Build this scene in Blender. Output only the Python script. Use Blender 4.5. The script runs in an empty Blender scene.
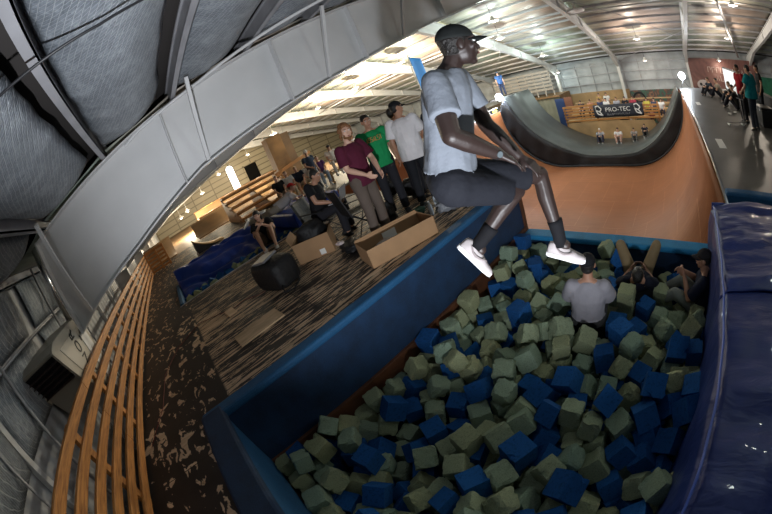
import bpy, math, random
from mathutils import Vector, Matrix, Euler, noise
random.seed(11)
SC = bpy.context.scene
COL = SC.collection
PI = math.pi
def V3(*a): return Vector(a)

# ------------------------------------------------------------ materials
def mat(name, color, rough=.6, metal=0., bump=0., bscale=30., var=0., vscale=6., spec=.5, coat=0., sheen=0.):
    m = bpy.data.materials.new(name); m.use_nodes = True
    nt = m.node_tree; b = nt.nodes['Principled BSDF']
    b.inputs['Base Color'].default_value = (*color, 1); b.inputs['Roughness'].default_value = rough
    b.inputs['Metallic'].default_value = metal; b.inputs['Specular IOR Level'].default_value = spec
    b.inputs['Coat Weight'].default_value = coat
    if sheen: b.inputs['Sheen Weight'].default_value = sheen
    tc = nt.nodes.new('ShaderNodeTexCoord')
    if bump:
        n = nt.nodes.new('ShaderNodeTexNoise'); n.inputs['Scale'].default_value = bscale; n.inputs['Detail'].default_value = 4
        nt.links.new(tc.outputs['Object'], n.inputs['Vector'])
        bp = nt.nodes.new('ShaderNodeBump'); bp.inputs['Strength'].default_value = bump; bp.inputs['Distance'].default_value = .02
        nt.links.new(n.outputs['Fac'], bp.inputs['Height']); nt.links.new(bp.outputs['Normal'], b.inputs['Normal'])
    if var:
        n = nt.nodes.new('ShaderNodeTexNoise'); n.inputs['Scale'].default_value = vscale; n.inputs['Detail'].default_value = 5
        nt.links.new(tc.outputs['Object'], n.inputs['Vector'])
        r = nt.nodes.new('ShaderNodeValToRGB'); r.color_ramp.elements[0].position = .3; r.color_ramp.elements[1].position = .7
        r.color_ramp.elements[0].color = (*[c*(1-var) for c in color], 1); r.color_ramp.elements[1].color = (*[min(1, c*(1+var)) for c in color], 1)
        nt.links.new(n.outputs['Fac'], r.inputs['Fac']); nt.links.new(r.outputs['Color'], b.inputs['Base Color'])
    return m
def emis(name, color, s):
    m = mat(name, color, .5); b = m.node_tree.nodes['Principled BSDF']
    b.inputs['Emission Color'].default_value = (*color, 1); b.inputs['Emission Strength'].default_value = s
    return m
def nodes(m): return m.node_tree.nodes, m.node_tree.links, m.node_tree.nodes['Principled BSDF']
def texco(m, scale=(1,1,1), rot=(0,0,0), out='Object'):
    N, L, b = nodes(m); tc = N.new('ShaderNodeTexCoord'); mp = N.new('ShaderNodeMapping')
    mp.inputs['Scale'].default_value = scale; mp.inputs['Rotation'].default_value = rot
    L.new(tc.outputs[out], mp.inputs['Vector']); return mp.outputs['Vector']
def ramp(m, fac, stops):
    N, L, b = nodes(m); r = N.new('ShaderNodeValToRGB'); e = r.color_ramp.elements
    while len(e) < len(stops): e.new(.5)
    for i, (p, c) in enumerate(stops): e[i].position = p; e[i].color = (*c, 1) if len(c) == 3 else c
    L.new(fac, r.inputs['Fac']); return r.outputs['Color']
def noise_n(m, vec, scale, detail=4, rough=.5, dist=0):
    N, L, b = nodes(m); n = N.new('ShaderNodeTexNoise'); n.inputs['Scale'].default_value = scale
    n.inputs['Detail'].default_value = detail; n.inputs['Roughness'].default_value = rough; n.inputs['Distortion'].default_value = dist
    L.new(vec, n.inputs['Vector']); return n.outputs['Fac']
def mixc(m, fac, a, c):
    N, L, b = nodes(m); x = N.new('ShaderNodeMix'); x.data_type = 'RGBA'
    if hasattr(fac, 'links') or hasattr(fac, 'is_linked'): L.new(fac, x.inputs[0])
    else: x.inputs[0].default_value = fac
    for v, s in ((a, x.inputs[6]), (c, x.inputs[7])):
        if isinstance(v, tuple): s.default_value = (*v, 1)
        else: L.new(v, s)
    return x.outputs[2]
def mathn(m, op, a, b_=None):
    N, L, b = nodes(m); x = N.new('ShaderNodeMath'); x.operation = op
    for v, s in ((a, x.inputs[0]), (b_, x.inputs[1])):
        if v is None: continue
        if isinstance(v, (int, float)): s.default_value = v
        else: L.new(v, s)
    return x.outputs[0]
def bumpn(m, h, strength=.4, dist=.02):
    N, L, b = nodes(m); bp = N.new('ShaderNodeBump'); bp.inputs['Strength'].default_value = strength; bp.inputs['Distance'].default_value = dist
    L.new(h, bp.inputs['Height']); L.new(bp.outputs['Normal'], b.inputs['Normal'])

# ------------------------------------------------------------ mesh builder
class MB:
    def __init__(s): s.v = []; s.f = []; s.m = []
    def add(s, vs, fs, mi=0):
        b = len(s.v); s.v += [Vector(v) for v in vs]; s.f += [[b+i for i in f] for f in fs]; s.m += [mi]*len(fs); return s
    def box(s, lo, hi, mi=0):
        x0, y0, z0 = lo; x1, y1, z1 = hi
        return s.add([(x0,y0,z0),(x1,y0,z0),(x1,y1,z0),(x0,y1,z0),(x0,y0,z1),(x1,y0,z1),(x1,y1,z1),(x0,y1,z1)],
                     [(0,3,2,1),(4,5,6,7),(0,1,5,4),(1,2,6,5),(2,3,7,6),(3,0,4,7)], mi)
    def obox(s, c, size, e=(0,0,0), mi=0, bev=0):
        r = Euler(e).to_matrix(); c = Vector(c); hx, hy, hz = [k/2 for k in size]
        P = [c + r @ Vector((a*hx, b*hy, d*hz)) for d in (-1,1) for a, b in ((-1,-1),(1,-1),(1,1),(-1,1))]
        return s.add(P, [(0,3,2,1),(4,5,6,7),(0,1,5,4),(1,2,6,5),(2,3,7,6),(3,0,4,7)], mi)
    def beam(s, p0, p1, w, h, up=(0,0,1), mi=0):
        p0 = Vector(p0); p1 = Vector(p1); d = (p1-p0).normalized(); u = Vector(up)
        if abs(d.dot(u)) > .98: u = Vector((0,1,0))
        sx = d.cross(u).normalized(); u = sx.cross(d).normalized()
        P = [q + sx*a*w/2 + u*b*h/2 for q in (p0, p1) for a, b in ((-1,-1),(1,-1),(1,1),(-1,1))]
        return s.add(P, [(0,3,2,1),(4,5,6,7),(0,1,5,4),(1,2,6,5),(2,3,7,6),(3,0,4,7)], mi)
    def rings(s, R, cap=True, closed=True, mi=0):
        n = len(R[0]); vs = [p for r in R for p in r]; fs = []
        for i in range(len(R)-1):
            for j in range(n if closed else n-1):
                k = (j+1) % n; fs.append((i*n+j, i*n+k, (i+1)*n+k, (i+1)*n+j))
        if cap: fs.append(tuple(range(n))[::-1]); fs.append(tuple((len(R)-1)*n+i for i in range(n)))
        return s.add(vs, fs, mi)
    def cyl(s, p0, p1, r0, r1=None, n=12, cap=True, mi=0):
        r1 = r0 if r1 is None else r1; p0 = Vector(p0); p1 = Vector(p1); d = (p1-p0).normalized()
        a = d.orthogonal().normalized(); b = d.cross(a)
        return s.rings([[q + (a*math.cos(2*PI*i/n) + b*math.sin(2*PI*i/n))*r for i in range(n)] for q, r in ((p0, r0), (p1, r1))], cap, mi=mi)
    def tube(s, pts, r, n=8, mi=0):
        pts = [Vector(p) for p in pts]; R = []; a = None
        for i, p in enumerate(pts):
            d = (pts[min(i+1, len(pts)-1)] - pts[max(i-1, 0)]).normalized()
            a = d.orthogonal().normalized() if a is None else (a - d*a.dot(d)).normalized()
            b = d.cross(a); rr = r[i] if isinstance(r, (list, tuple)) else r
            R.append([p + (a*math.cos(2*PI*j/n) + b*math.sin(2*PI*j/n))*rr for j in range(n)])
        return s.rings(R, mi=mi)
    def ell(s, c, r, M=None, nu=14, nv=9, mi=0, z0=-1., z1=1.):
        c = Vector(c); M = M or Matrix.Identity(3); r = (r, r, r) if isinstance(r, (int, float)) else r
        R = []
        a0 = math.asin(max(-1, z0)); a1 = math.asin(min(1, z1))
        for i in range(nv+1):
            t = a0 + (a1-a0)*i/nv; t = max(-PI/2+.02, min(PI/2-.02, t))
            R.append([c + M @ Vector((r[0]*math.cos(t)*math.cos(2*PI*j/nu), r[1]*math.cos(t)*math.sin(2*PI*j/nu), r[2]*math.sin(t))) for j in range(nu)])
        return s.rings(R, mi=mi)
    def cap(s, p0, p1, r0, r1=None, n=10, mi=0):      # tapered capsule
        r1 = r0 if r1 is None else r1; p0 = Vector(p0); p1 = Vector(p1); d = p1-p0
        d = d.normalized() if d.length > 1e-6 else Vector((0,0,1)); a = d.orthogonal().normalized(); b = d.cross(a); R = []
        for q, r, ts in ((p0, r0, (-85,-60,-30,0)), (p1, r1, (0,30,60,85))):
            for t in ts:
                t = math.radians(t)
                R.append([q + d*r*math.sin(t) + (a*math.cos(2*PI*i/n) + b*math.sin(2*PI*i/n))*r*math.cos(t) for i in range(n)])
        return s.rings(R, mi=mi)
    def lathe(s, prof, c=(0,0,0), n=20, mi=0, cap=True):
        c = Vector(c); return s.rings([[c + Vector((r*math.cos(2*PI*i/n), r*math.sin(2*PI*i/n), z)) for i in range(n)] for r, z in prof], cap, mi=mi)
    def prism(s, poly, axis, a, b, mi=0):             # polygon of 2-tuples extruded along an axis from a to b
        def P(p, t): return {'x': (t, p[0], p[1]), 'y': (p[0], t, p[1]), 'z': (p[0], p[1], t)}[axis]
        return s.rings([[P(p, a) for p in poly], [P(p, b) for p in poly]], mi=mi)
    def grid(s, fn, nu, nv, mi=0):
        vs = [fn(i/nu, j/nv) for i in range(nu+1) for j in range(nv+1)]
        fs = [(i*(nv+1)+j, (i+1)*(nv+1)+j, (i+1)*(nv+1)+j+1, i*(nv+1)+j+1) for i in range(nu) for j in range(nv)]
        return s.add(vs, fs, mi)

WM = {}
def link(name, me, parent=None):
    o = bpy.data.objects.new(name, me); COL.objects.link(o)
    if parent is not None: o.parent = parent; WM[o] = WM[parent]
    return o
def build(name, mb, m, parent=None, smooth=False, bevel=0, origin=None, thick=0):
    """one mesh object; vertices are given in world coordinates"""
    if parent is not None: T = WM[parent]
    else:
        if origin is None:
            xs = [v.x for v in mb.v]; ys = [v.y for v in mb.v]; zs = [v.z for v in mb.v]
            origin = ((min(xs)+max(xs))/2, (min(ys)+max(ys))/2, min(zs))
        T = Matrix.Translation(origin)
    Ti = T.inverted()
    me = bpy.data.meshes.new(name); me.from_pydata([Ti @ v for v in mb.v], [], mb.f)
    ms = m if isinstance(m, (list, tuple)) else [m]
    for x in ms: me.materials.append(x)
    if len(ms) > 1:
        for p, i in zip(me.polygons, mb.m): p.material_index = i
    if smooth:
        for p in me.polygons: p.use_smooth = True
    me.validate(); me.update()
    o = link(name, me, parent)
    if parent is None: o.matrix_world = T; WM[o] = T
    if bevel:
        b = o.modifiers.new('bevel', 'BEVEL'); b.width = bevel; b.segments = 2; b.limit_method = 'ANGLE'
    if thick:
        b = o.modifiers.new('solid', 'SOLIDIFY'); b.thickness = thick
    return o
def tag(o, label=None, cat=None, group=None, kind=None):
    if label: o['label'] = label
    if cat: o['category'] = cat
    if group: o['group'] = group
    if kind: o['kind'] = kind
    return o
def thing(name, label, cat, loc=(0,0,0), rz=0, group=None):
    o = bpy.data.objects.new(name, None); COL.objects.link(o); o.empty_display_size = .1
    T = Matrix.Translation(loc) @ Matrix.Rotation(rz, 4, 'Z'); o.location = loc; o.rotation_euler = (0,0,rz); WM[o] = T
    return tag(o, label, cat, group)
def kids(o): return [c for c in bpy.data.objects if c.parent == o]
def dup(o, loc=None, rz=None, label=None, parent=None, KM=None):
    if KM is None:
        KM = {}
        for c in bpy.data.objects:
            if c.parent: KM.setdefault(c.parent.name, []).append(c)
    c = o.copy(); COL.objects.link(c)
    if parent is not None: c.parent = parent
    if loc is not None: c.location = loc
    if rz is not None: c.rotation_euler = (0,0,rz)
    if label: c['label'] = label
    for ch in KM.get(o.name, []): dup(ch, parent=c, KM=KM)
    return c
def struct(name, mb, m, **k): return tag(build(name, mb, m, **k), kind='structure')
def text(name, body, size, M, m, parent=None, depth=.004):
    """raised lettering as a mesh; M maps the text plane to the world"""
    cu = bpy.data.curves.new(name, 'FONT'); cu.body = body; cu.size = size; cu.extrude = depth; cu.align_x = 'CENTER'; cu.align_y = 'CENTER'; cu.resolution_u = 3
    t = bpy.data.objects.new(name+'_tmp', cu); COL.objects.link(t)
    bpy.context.view_layer.update()
    me = bpy.data.meshes.new_from_object(t.evaluated_get(bpy.context.evaluated_depsgraph_get()))
    bpy.data.objects.remove(t)
    me.transform((WM[parent].inverted() if parent else Matrix.Identity(4)) @ M); me.materials.clear(); me.materials.append(m)
    return link(name, me, parent)
def frame_matrix(origin, right, up):
    r = Vector(right).normalized(); n = r.cross(Vector(up)).normalized(); u = n.cross(r)
    M = Matrix((r, u, n)).transposed().to_4x4(); M.translation = Vector(origin); return M

def strokes(name, n, w, h, M_, m, parent, seed=1, r=.01):
    """illegible lettering: a row of letter-like strokes"""
    rnd = random.Random(seed); mb = MB()
    for i in range(n):
        x = -w/2 + w*(i+.5)/n; lw = w/n*.32
        pts = rnd.choice([[(-lw,-h/2),(-lw,h/2),(lw,h/2),(lw,0)],[(-lw,-h/2),(0,h/2),(lw,-h/2)],[(-lw,h/2),(-lw,-h/2),(lw,-h/2)],[(0,-h/2),(0,h/2),(lw,h/2)],[(lw,h/2),(-lw,h/2),(-lw,0),(lw,0),(lw,-h/2),(-lw,-h/2)]])
        mb.tube([M_ @ Vector((x+a, b, 0)) for a, b in pts], r, 5)
    return build(name, mb, m, parent)
# ------------------------------------------------------------ camera (full-frame fisheye)
cam = bpy.data.cameras.new('camera'); co = bpy.data.objects.new('camera', cam); COL.objects.link(co); SC.camera = co
cam.type = 'PANO'; cam.panorama_type = 'FISHEYE_EQUISOLID'; cam.sensor_width = 36; cam.sensor_fit = 'HORIZONTAL'
cam.fisheye_lens = 336.997/772*36; cam.fisheye_fov = PI; cam.clip_start = .05; cam.clip_end = 200
Rm = Matrix(((0.6183532468480567, 0.7001996973602965, -0.3568748322998072),
             (-0.09490081274898268, 0.5173002838395215, 0.8505258679658916),
             (0.7801494073906925, -0.49205772035006196, 0.3863238304736733)))
co.matrix_world = Matrix.Translation((0, 0, 1.65)) @ Rm.transposed().to_4x4()
SC.view_settings.view_transform = 'Standard'; SC.view_settings.look = 'None'; SC.view_settings.gamma = 1
SC.view_settings.exposure = 0; SC.view_settings.use_curve_mapping = False
SC.cycles.max_bounces = 6; SC.cycles.use_denoising = True
# ------------------------------------------------------------ setting
M = {}
M['steel'] = mat('white_steel', (.62,.62,.62), .45, 0, .05, 8, .05, 2)
M['steel_far'] = M['steel']
M['purlin'] = mat('galvanised_purlin', (.36,.36,.38), .45, .3, 0, 8, .15, 3)
M['dark'] = mat('dark_underlay', (.035,.03,.028), .8)
M['concrete'] = mat('concrete', (.16,.15,.14), .8, 0, .2, 20, .2, 2)
M['ply'] = mat('plywood', (.42,.27,.13), .6, 0, .1, 20, .15, 1.5)
M['ply_dark'] = mat('stained_plywood', (.22,.13,.06), .6, 0, .1, 20, .2, 1.5)
M['lumber'] = mat('lumber', (.42,.19,.055), .55, 0, .1, 40, .12, 3)
M['black'] = mat('black_plastic', (.012,.012,.014), .5)
M['blackcloth'] = mat('black_cloth', (.012,.014,.02), .7, 0, .4, 12)
M['white'] = mat('white_paint', (.8,.8,.8), .5)
M['metal'] = mat('bare_metal', (.5,.5,.52), .3, .9)

# lumber grain
def wood(name, c1, c2, scale=(1,14,14), rough=.55):
    m = mat(name, c1, rough); N, L, b = nodes(m); v = texco(m, scale)
    f = noise_n(m, v, 3, 6, .6, .6); c = ramp(m, f, [(.3, c2), (.55, c1), (.75, tuple(min(1,k*1.25) for k in c1))])
    L.new(c, b.inputs['Base Color']); bumpn(m, f, .15, .01); return m
M['railwood'] = wood('pine_rail', (.50,.215,.055), (.22,.075,.018), (1.2,16,16))
M['ramp'] = wood('ramp_sheet', (.50,.20,.085), (.38,.145,.06), (1,.12,1), .38)
# ramp: sheets with seams and skate marks
def ramp_mat():
    m = mat('brown_ramp_surface', (.5,.2,.08), .55); N, L, b = nodes(m)
    v = texco(m, (1,1,1)); br = N.new('ShaderNodeTexBrick'); L.new(v, br.inputs['Vector'])
    br.inputs['Color1'].default_value = (.33,.118,.040,1); br.inputs['Color2'].default_value = (.39,.145,.052,1); br.inputs['Mortar'].default_value = (.50,.21,.09,1)
    br.inputs['Scale'].default_value = 1; br.inputs['Brick Width'].default_value = 1.22; br.inputs['Row Height'].default_value = 2.44; br.inputs['Mortar Size'].default_value = .012
    f = noise_n(m, texco(m, (.35,5,.35)), 3, 6, .65, .3)
    c = mixc(m, ramp(m, f, [(.35,(0,0,0)),(.8,(1,1,1))]), br.outputs['Color'], (.26,.085,.03))
    g = noise_n(m, v, .7, 3); c = mixc(m, ramp(m, g, [(.45,(0,0,0)),(.8,(.5,.5,.5))]), c, (.42,.165,.07))
    L.new(c, b.inputs['Base Color']); return m
M['brown'] = ramp_mat()
def deck_mat():
    m = mat('worn_painted_plywood', (.02,.018,.017), .55); N, L, b = nodes(m)
    v1 = texco(m, (8.5,.75,1)); v2 = texco(m, (1,1,1)); v3 = texco(m, (1.6,2.6,1), (0,0,.3))
    f1 = noise_n(m, v1, 3.2, 8, .62, .5)           # grain streaks along the sheets
    f2 = noise_n(m, v3, 3.0, 5, .55, .8)          # flaked blobs by the railing
    area = noise_n(m, v2, .75, 3, .5)
    s1 = mathn(m, 'ADD', f1, mathn(m, 'MULTIPLY', area, .45))
    s2 = mathn(m, 'ADD', f2, mathn(m, 'MULTIPLY', area, .25))
    sx = N.new('ShaderNodeSeparateXYZ'); L.new(v2, sx.inputs[0])
    side = N.new('ShaderNodeMapRange'); L.new(sx.outputs['Y'], side.inputs[0])
    side.inputs[1].default_value = -1.40; side.inputs[2].default_value = -1.37
    gx = N.new('ShaderNodeMapRange'); L.new(sx.outputs['X'], gx.inputs[0]); gx.inputs[1].default_value = -.8; gx.inputs[2].default_value = 3.0; gx.inputs[3].default_value = -.07; gx.inputs[4].default_value = .02
    s1 = mathn(m, 'ADD', s1, gx.outputs[0]); w1 = ramp(m, s1, [(.722,(0,0,0)),(.73,(1,1,1))]); w2 = ramp(m, s2, [(.71,(0,0,0)),(.72,(1,1,1))])
    w = mixc(m, side.outputs[0], w2, w1)
    # seams of the sheets
    br = N.new('ShaderNodeTexBrick'); L.new(v2, br.inputs['Vector']); br.offset = 0
    br.inputs['Scale'].default_value = 1; br.inputs['Brick Width'].default_value = 1.22; br.inputs['Row Height'].default_value = 2.44; br.inputs['Mortar Size'].default_value = .006
    br.inputs['Color1'].default_value = (1,1,1,1); br.inputs['Color2'].default_value = (1,1,1,1); br.inputs['Mortar'].default_value = (0,0,0,1)
    tone = noise_n(m, v1, 5, 4); tan = ramp(m, tone, [(.3,(.46,.32,.20)),(.7,(.76,.58,.40))])
    blk = ramp(m, noise_n(m, v2, 3, 5), [(.35,(.010,.008,.008)),(.7,(.026,.020,.018))])
    c = mixc(m, w, blk, tan); c = mixc(m, br.outputs['Color'], (.01,.008,.006), c)
    L.new(c, b.inputs['Base Color'])
    r = N.new('ShaderNodeMapRange'); L.new(w, r.inputs[0]); r.inputs[3].default_value = .55; r.inputs[4].default_value = .75; L.new(r.outputs[0], b.inputs['Roughness'])
    bumpn(m, w, .35, .006); return m
M['deck'] = deck_mat()
def insul_mat():
    m = mat('foil_faced_blanket', (.36,.42,.50), .38, .25); N, L, b = nodes(m)
    v = texco(m, (1,1,1)); w = noise_n(m, v, 16, 6, .7, .8); o = noise_n(m, v, 3.5, 3, .5)
    def band(rz, sc):
        wv = N.new('ShaderNodeTexWave'); wv.inputs['Scale'].default_value = sc; wv.inputs['Distortion'].default_value = 2.2; wv.inputs['Detail'].default_value = 2; wv.inputs['Detail Scale'].default_value = .7
        L.new(texco(m, (1,1,1), (0,0,rz)), wv.inputs['Vector']); return ramp(m, wv.outputs['Fac'], [(.0,(.6,.6,.6)),(.10,(0,0,0))])
    net = mathn(m, 'MAXIMUM', band(.35, 11), band(1.2, 7.5))
    h = mathn(m, 'ADD', mathn(m, 'MULTIPLY', w, .8), mathn(m, 'MULTIPLY', net, -.55)); bumpn(m, h, .75, .02)
    c = ramp(m, mathn(m, 'ADD', mathn(m, 'MULTIPLY', w, .6), mathn(m, 'MULTIPLY', o, .4)), [(.3,(.085,.10,.115)),(.5,(.21,.235,.265)),(.7,(.44,.475,.51))])
    L.new(mixc(m, net, c, (.50,.53,.56)), b.inputs['Base Color']); return m
M['insul'] = insul_mat()
def ceil_mat():
    m = mat('ceiling_blanket_far', (.5,.5,.46), .4); N, L, b = nodes(m)
    v = texco(m, (1,1,1)); n1 = noise_n(m, texco(m, (.35,3,1)), 1.2, 5, .6, .4)
    n2 = noise_n(m, v, .22, 2); c = ramp(m, n1, [(.25,(.24,.235,.21)),(.55,(.46,.455,.42)),(.8,(.72,.72,.68))])
    t = ramp(m, n2, [(.38,(.80,.95,.86)),(.5,(1,.97,.88)),(.62,(1,.80,.74))])
    x = N.new('ShaderNodeMix'); x.data_type = 'RGBA'; x.blend_type = 'MULTIPLY'; x.inputs[0].default_value = 1
    L.new(c, x.inputs[6]); L.new(t, x.inputs[7]); L.new(x.outputs[2], b.inputs['Base Color']); bumpn(m, n1, .5, .05); return m
M['ceil'] = ceil_mat()
def wall_mat(name, col, stripe='X', w=1.0, puff=.5):
    m = mat(name, col, .5); N, L, b = nodes(m)
    s = N.new('ShaderNodeTexWave'); s.bands_direction = stripe; s.inputs['Scale'].default_value = w; s.inputs['Distortion'].default_value = .6
    L.new(texco(m), s.inputs['Vector']); bumpn(m, s.outputs['Fac'], puff, .08)
    n = noise_n(m, texco(m), 1.2, 4); L.new(ramp(m, n, [(.3, tuple(k*.8 for k in col)), (.7, tuple(min(1,k*1.15) for k in col))]), b.inputs['Base Color']); return m
M['wall_side'] = wall_mat('silver_wall_blanket', (.40,.43,.46), 'Z', .35)
def end_wall():
    m = mat('cream_wall_blanket', (.5,.45,.33), .5); N, L, b = nodes(m); sx = N.new('ShaderNodeSeparateXYZ'); cb = N.new('ShaderNodeCombineXYZ')
    L.new(texco(m), sx.inputs[0]); L.new(sx.outputs['Y'], cb.inputs['X']); L.new(sx.outputs['Z'], cb.inputs['Y'])
    br = N.new('ShaderNodeTexBrick'); br.offset = 0; L.new(cb.outputs[0], br.inputs['Vector']); br.inputs['Scale'].default_value = 1; br.inputs['Brick Width'].default_value = 3.1; br.inputs['Row Height'].default_value = .72
    br.inputs['Mortar Size'].default_value = .10; br.inputs['Mortar Smooth'].default_value = .6; br.inputs['Color1'].default_value = (.36,.31,.21,1); br.inputs['Color2'].default_value = (.29,.25,.17,1); br.inputs['Mortar'].default_value = (.16,.13,.08,1)
    L.new(br.outputs['Color'], b.inputs['Base Color']); return m
M['wall_end'] = end_wall()
M['wall_near'] = wall_mat('grey_metal_wall', (.42,.43,.45), 'X', 1.2)

YN, YF, YR, XL, XR, GZ = -2.45, 30.2, 12.7, -44., 20., -4.3
def rtop(y): return 2.8 + .245*y if y < YR else 5.911 - .245*(y-YR)
def rbot(y):
    P = [(-2.5,.9),(-1.65,1.19),(-1.22,1.36),(-.4,1.6),(.28,1.85),(.7,2.0),(1.5,2.17),(3.4,2.58),(8,3.85),(12.7,5.02),(14.3,4.66),(18.3,3.9),(23.7,2.7),(27,2.0),(29.3,1.0),(30.2,.2)]
    for a, b in zip(P, P[1:]):
        if y <= b[0]: t = (y-a[0])/(b[0]-a[0]); return a[1]+(b[1]-a[1])*t
    return P[-1][1]
struct('floor', MB().box((XL,YN,GZ-.2),(XR,YF,GZ)), M['concrete'])
# ceiling sheet above the purlins: dark deck near, blanket in the far bays
mb = MB(); t = .12
for y0, y1 in ((YN-.3,YR),(YR,YF+.3)):
    mb.add([(XL,y0,rtop(y0)+.28),(XR,y0,rtop(y0)+.28),(XR,y1,rtop(y1)+.28),(XL,y1,rtop(y1)+.28),(XL,y0,rtop(y0)+.4),(XR,y0,rtop(y0)+.4),(XR,y1,rtop(y1)+.4),(XL,y1,rtop(y1)+.4)],
           [(0,3,2,1),(4,5,6,7),(0,1,5,4),(1,2,6,5),(2,3,7,6),(3,0,4,7)])
struct('ceiling', mb, M['dark'])
struct('wall_far', MB().box((XL,YF,GZ),(XR,YF+.2,rtop(YF)+.3)), M['wall_side'])
struct('wall_near', MB().box((XL,YN-.2,GZ),(XR,YN,rtop(YN)+.3)), M['wall_near'])
def gable(x0, x1): return MB().prism([(YN,GZ),(YF,GZ),(YF,rtop(YF)+.3),(YR,rtop(YR)+.3),(YN,rtop(YN)+.3)], 'x', x0, x1)
struct('wall_left', gable(XL-.2,XL), M['wall_end'])
struct('wall_right', gable(XR,XR+.2), M['wall_side'])

# steel frames
FX = [-41.6, -35.4, -29.1, -22.8, -16.5, -10.1, -4.1, 2.4, 8.8, 15.1]
FN = ['farthest left roof girder, next to the wall with the arched window','roof girder one bay in front of the arched window wall','eighth roof girder back, beyond the plywood tower','sixth roof girder back towards the arched window','distant cream roof girder above the bleachers on the left','white gable girder whose peak shows just left of the cap','nearest huge white roof girder sweeping up from the railing','roof girder that meets the far wall behind the bright lamp','roof girder above the person in teal','roof girder at the far right of the hall']
def girder(x, label, near):
    t = thing('roof_girder', label, 'girder', (x, -1.9, GZ), 0, None)
    ys = [-1.65,-1.2,-.8,-.4,0,.28,.7,1.5,2.4,3.4,5,8,10,12.7,14.3,16,18.3,21,23.7,25.5,27,28.3,29.3,YF-.05]
    pts_t = [(y, rtop(y)) for y in ys]; pts_b = [(y, rbot(y)) for y in ys]
    w = MB()
    def wtube(y0s, half):  # web plate
        R = []
        for y in y0s: R.append([(x-half,y,rbot(y)),(x+half,y,rbot(y)),(x+half,y,rtop(y)),(x-half,y,rtop(y))])
        w.rings(R)
    wtube(ys, .012)
    w.box((x-.012,-2.2,GZ),(x+.012,-1.70,1.19)); w.box((x-.012,YF-.85,GZ),(x+.012,YF-.05,.5))
    build('web', w, M['steel'], t)
    for nm, fn, o in (('top_flange', rtop, -.02), ('bottom_flange', rbot, 0)):
        f = MB(); yy = ys if fn is rtop else [y for y in ys if y < 29.4]
        f.rings([[(x-.13,y,fn(y)+o-.01),(x+.13,y,fn(y)+o-.01),(x+.13,y,fn(y)+o+.01),(x-.13,y,fn(y)+o+.01)] for y in yy]); build(nm, f, M['steel'], t)
    build('end_flange', MB().box((x-.13,-1.67,1.2),(x+.13,-1.65,rtop(-1.65))), M['steel'], t)
    for a, b, z in ((-1.72,-1.70,1.19),(-2.22,-2.20,1.19),(YF-.87,YF-.85,rbot(29.3))):
        build('column_flange', MB().box((x-.13,a,GZ),(x+.13,b,z)), M['steel'], t)
    build('knee_plate', MB().box((x-.13,-2.2,1.19),(x+.13,-1.66,1.205)), M['steel'], t)
    for y in (.45,2.15,3.65,6.2,9.4,12.7,16,19.5,23):
        build('stiffener', MB().box((x-.12,y-.006,rbot(y)+.01),(x+.12,y+.006,rtop(y)-.03)), M['steel'], t)
    if near:
        for y in (.79,2.8,4.6,-1.36):
            p = rbot(y)+.03
            build('fly_brace', MB().beam((x+.13,y,p),(x+.60,y,rtop(y)-.01),.045,.045), M['steel'], t)
    return t
for x, l in zip(FX, FN): girder(x, l, x == -4.1)
# purlins (structure trim) and the blankets between them
PY = [-2.36,-1.48,-.38,.66,1.78,2.9,4.0,5.1,6.2,7.4,8.6,9.8,11.0,12.3,13.1,14.4,15.7,17,18.3,19.6,20.9,22.2,23.5,24.8,26.1,27.4,28.7]
for i, y in enumerate(PY):
    z = rtop(y)
    if y < 6:
        s = MB(); s.box((XL,y-.03,z),(XR,y+.035,z+.02)); s.box((XL,y-.008,z+.02),(XR,y+.008,z+.2)); s.box((XL,y-.03,z+.2),(XR,y+.06,z+.22)); s.box((XL,y-.03,z),(XL+.02,y-.02,z+.03)); s.box((XL,y+.028,z),(XR,y+.035,z+.03))
        struct('trim_%d' % (i+1), s, M['purlin'])
    else: struct('trim_%d' % (i+1), MB().box((XL,y-.03,z),(XR,y+.03,z+.2)), M['purlin'])
bays = list(zip(FX, FX[1:]))
k = 0
def blanket(x0, x1, y0, y1, sag, m, n=10, q=7, lift=.14):
    def fn(u, v):
        x = x0+(x1-x0)*u; y = y0+(y1-y0)*v; e = min(1, 4*u*(1-u)*3.)**.6
        z = rtop(y)+lift - sag*(4*v*(1-v))**.8*(.55+.45*e) + .015*noise.noise(Vector((x*2.3,y*4,1)))
        return (x, y + .02*noise.noise(Vector((x*3,y,5))), z)
    return MB().grid(fn, n, q)
labs = {}
for (y0, y1) in zip(PY, PY[1:]):
    if y1 < 5.2:
        for (x0, x1) in bays:
            if -5 < x0 < 3:
                k += 1
                o = struct('trim_%d' % (100+k), blanket(x0+.17, x1-.17, y0+.045, y1-.20, .17, M['insul'], 60, 16), M['insul'], smooth=True, thick=.012)
# far blankets: one sheet per bay beyond
for (x0, x1) in bays:
    mb = MB()
    for (y0, y1) in zip(PY, PY[1:]):
        if -5 < x0 < 3 and y1 < 5.2: continue
        b = blanket(x0, x1, y0+.03, y1-.03, .07, None, 4, 4, .12); mb.add(b.v, b.f)
    k += 1; struct('trim_%d' % (100+k), mb, M['ceil'], smooth=True, thick=.01)

for i, (z0, z1) in enumerate([(1.62,2.28),(.9,1.55)]):
    for x0, x1 in ((-3.95,-2.3),(-2.2,-.6),(-.5,1.1),(-5.9,-4.25)):
        def wb(u, v): return (x0+(x1-x0)*u, -2.42+.10*(4*v*(1-v))**.7*(.4+.6*min(1,8*u*(1-u))), z0+(z1-z0)*v)
        k += 1; struct('trim_%d' % (100+k), MB().grid(wb, 14, 10), M['insul'], smooth=True, thick=.01)
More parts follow.
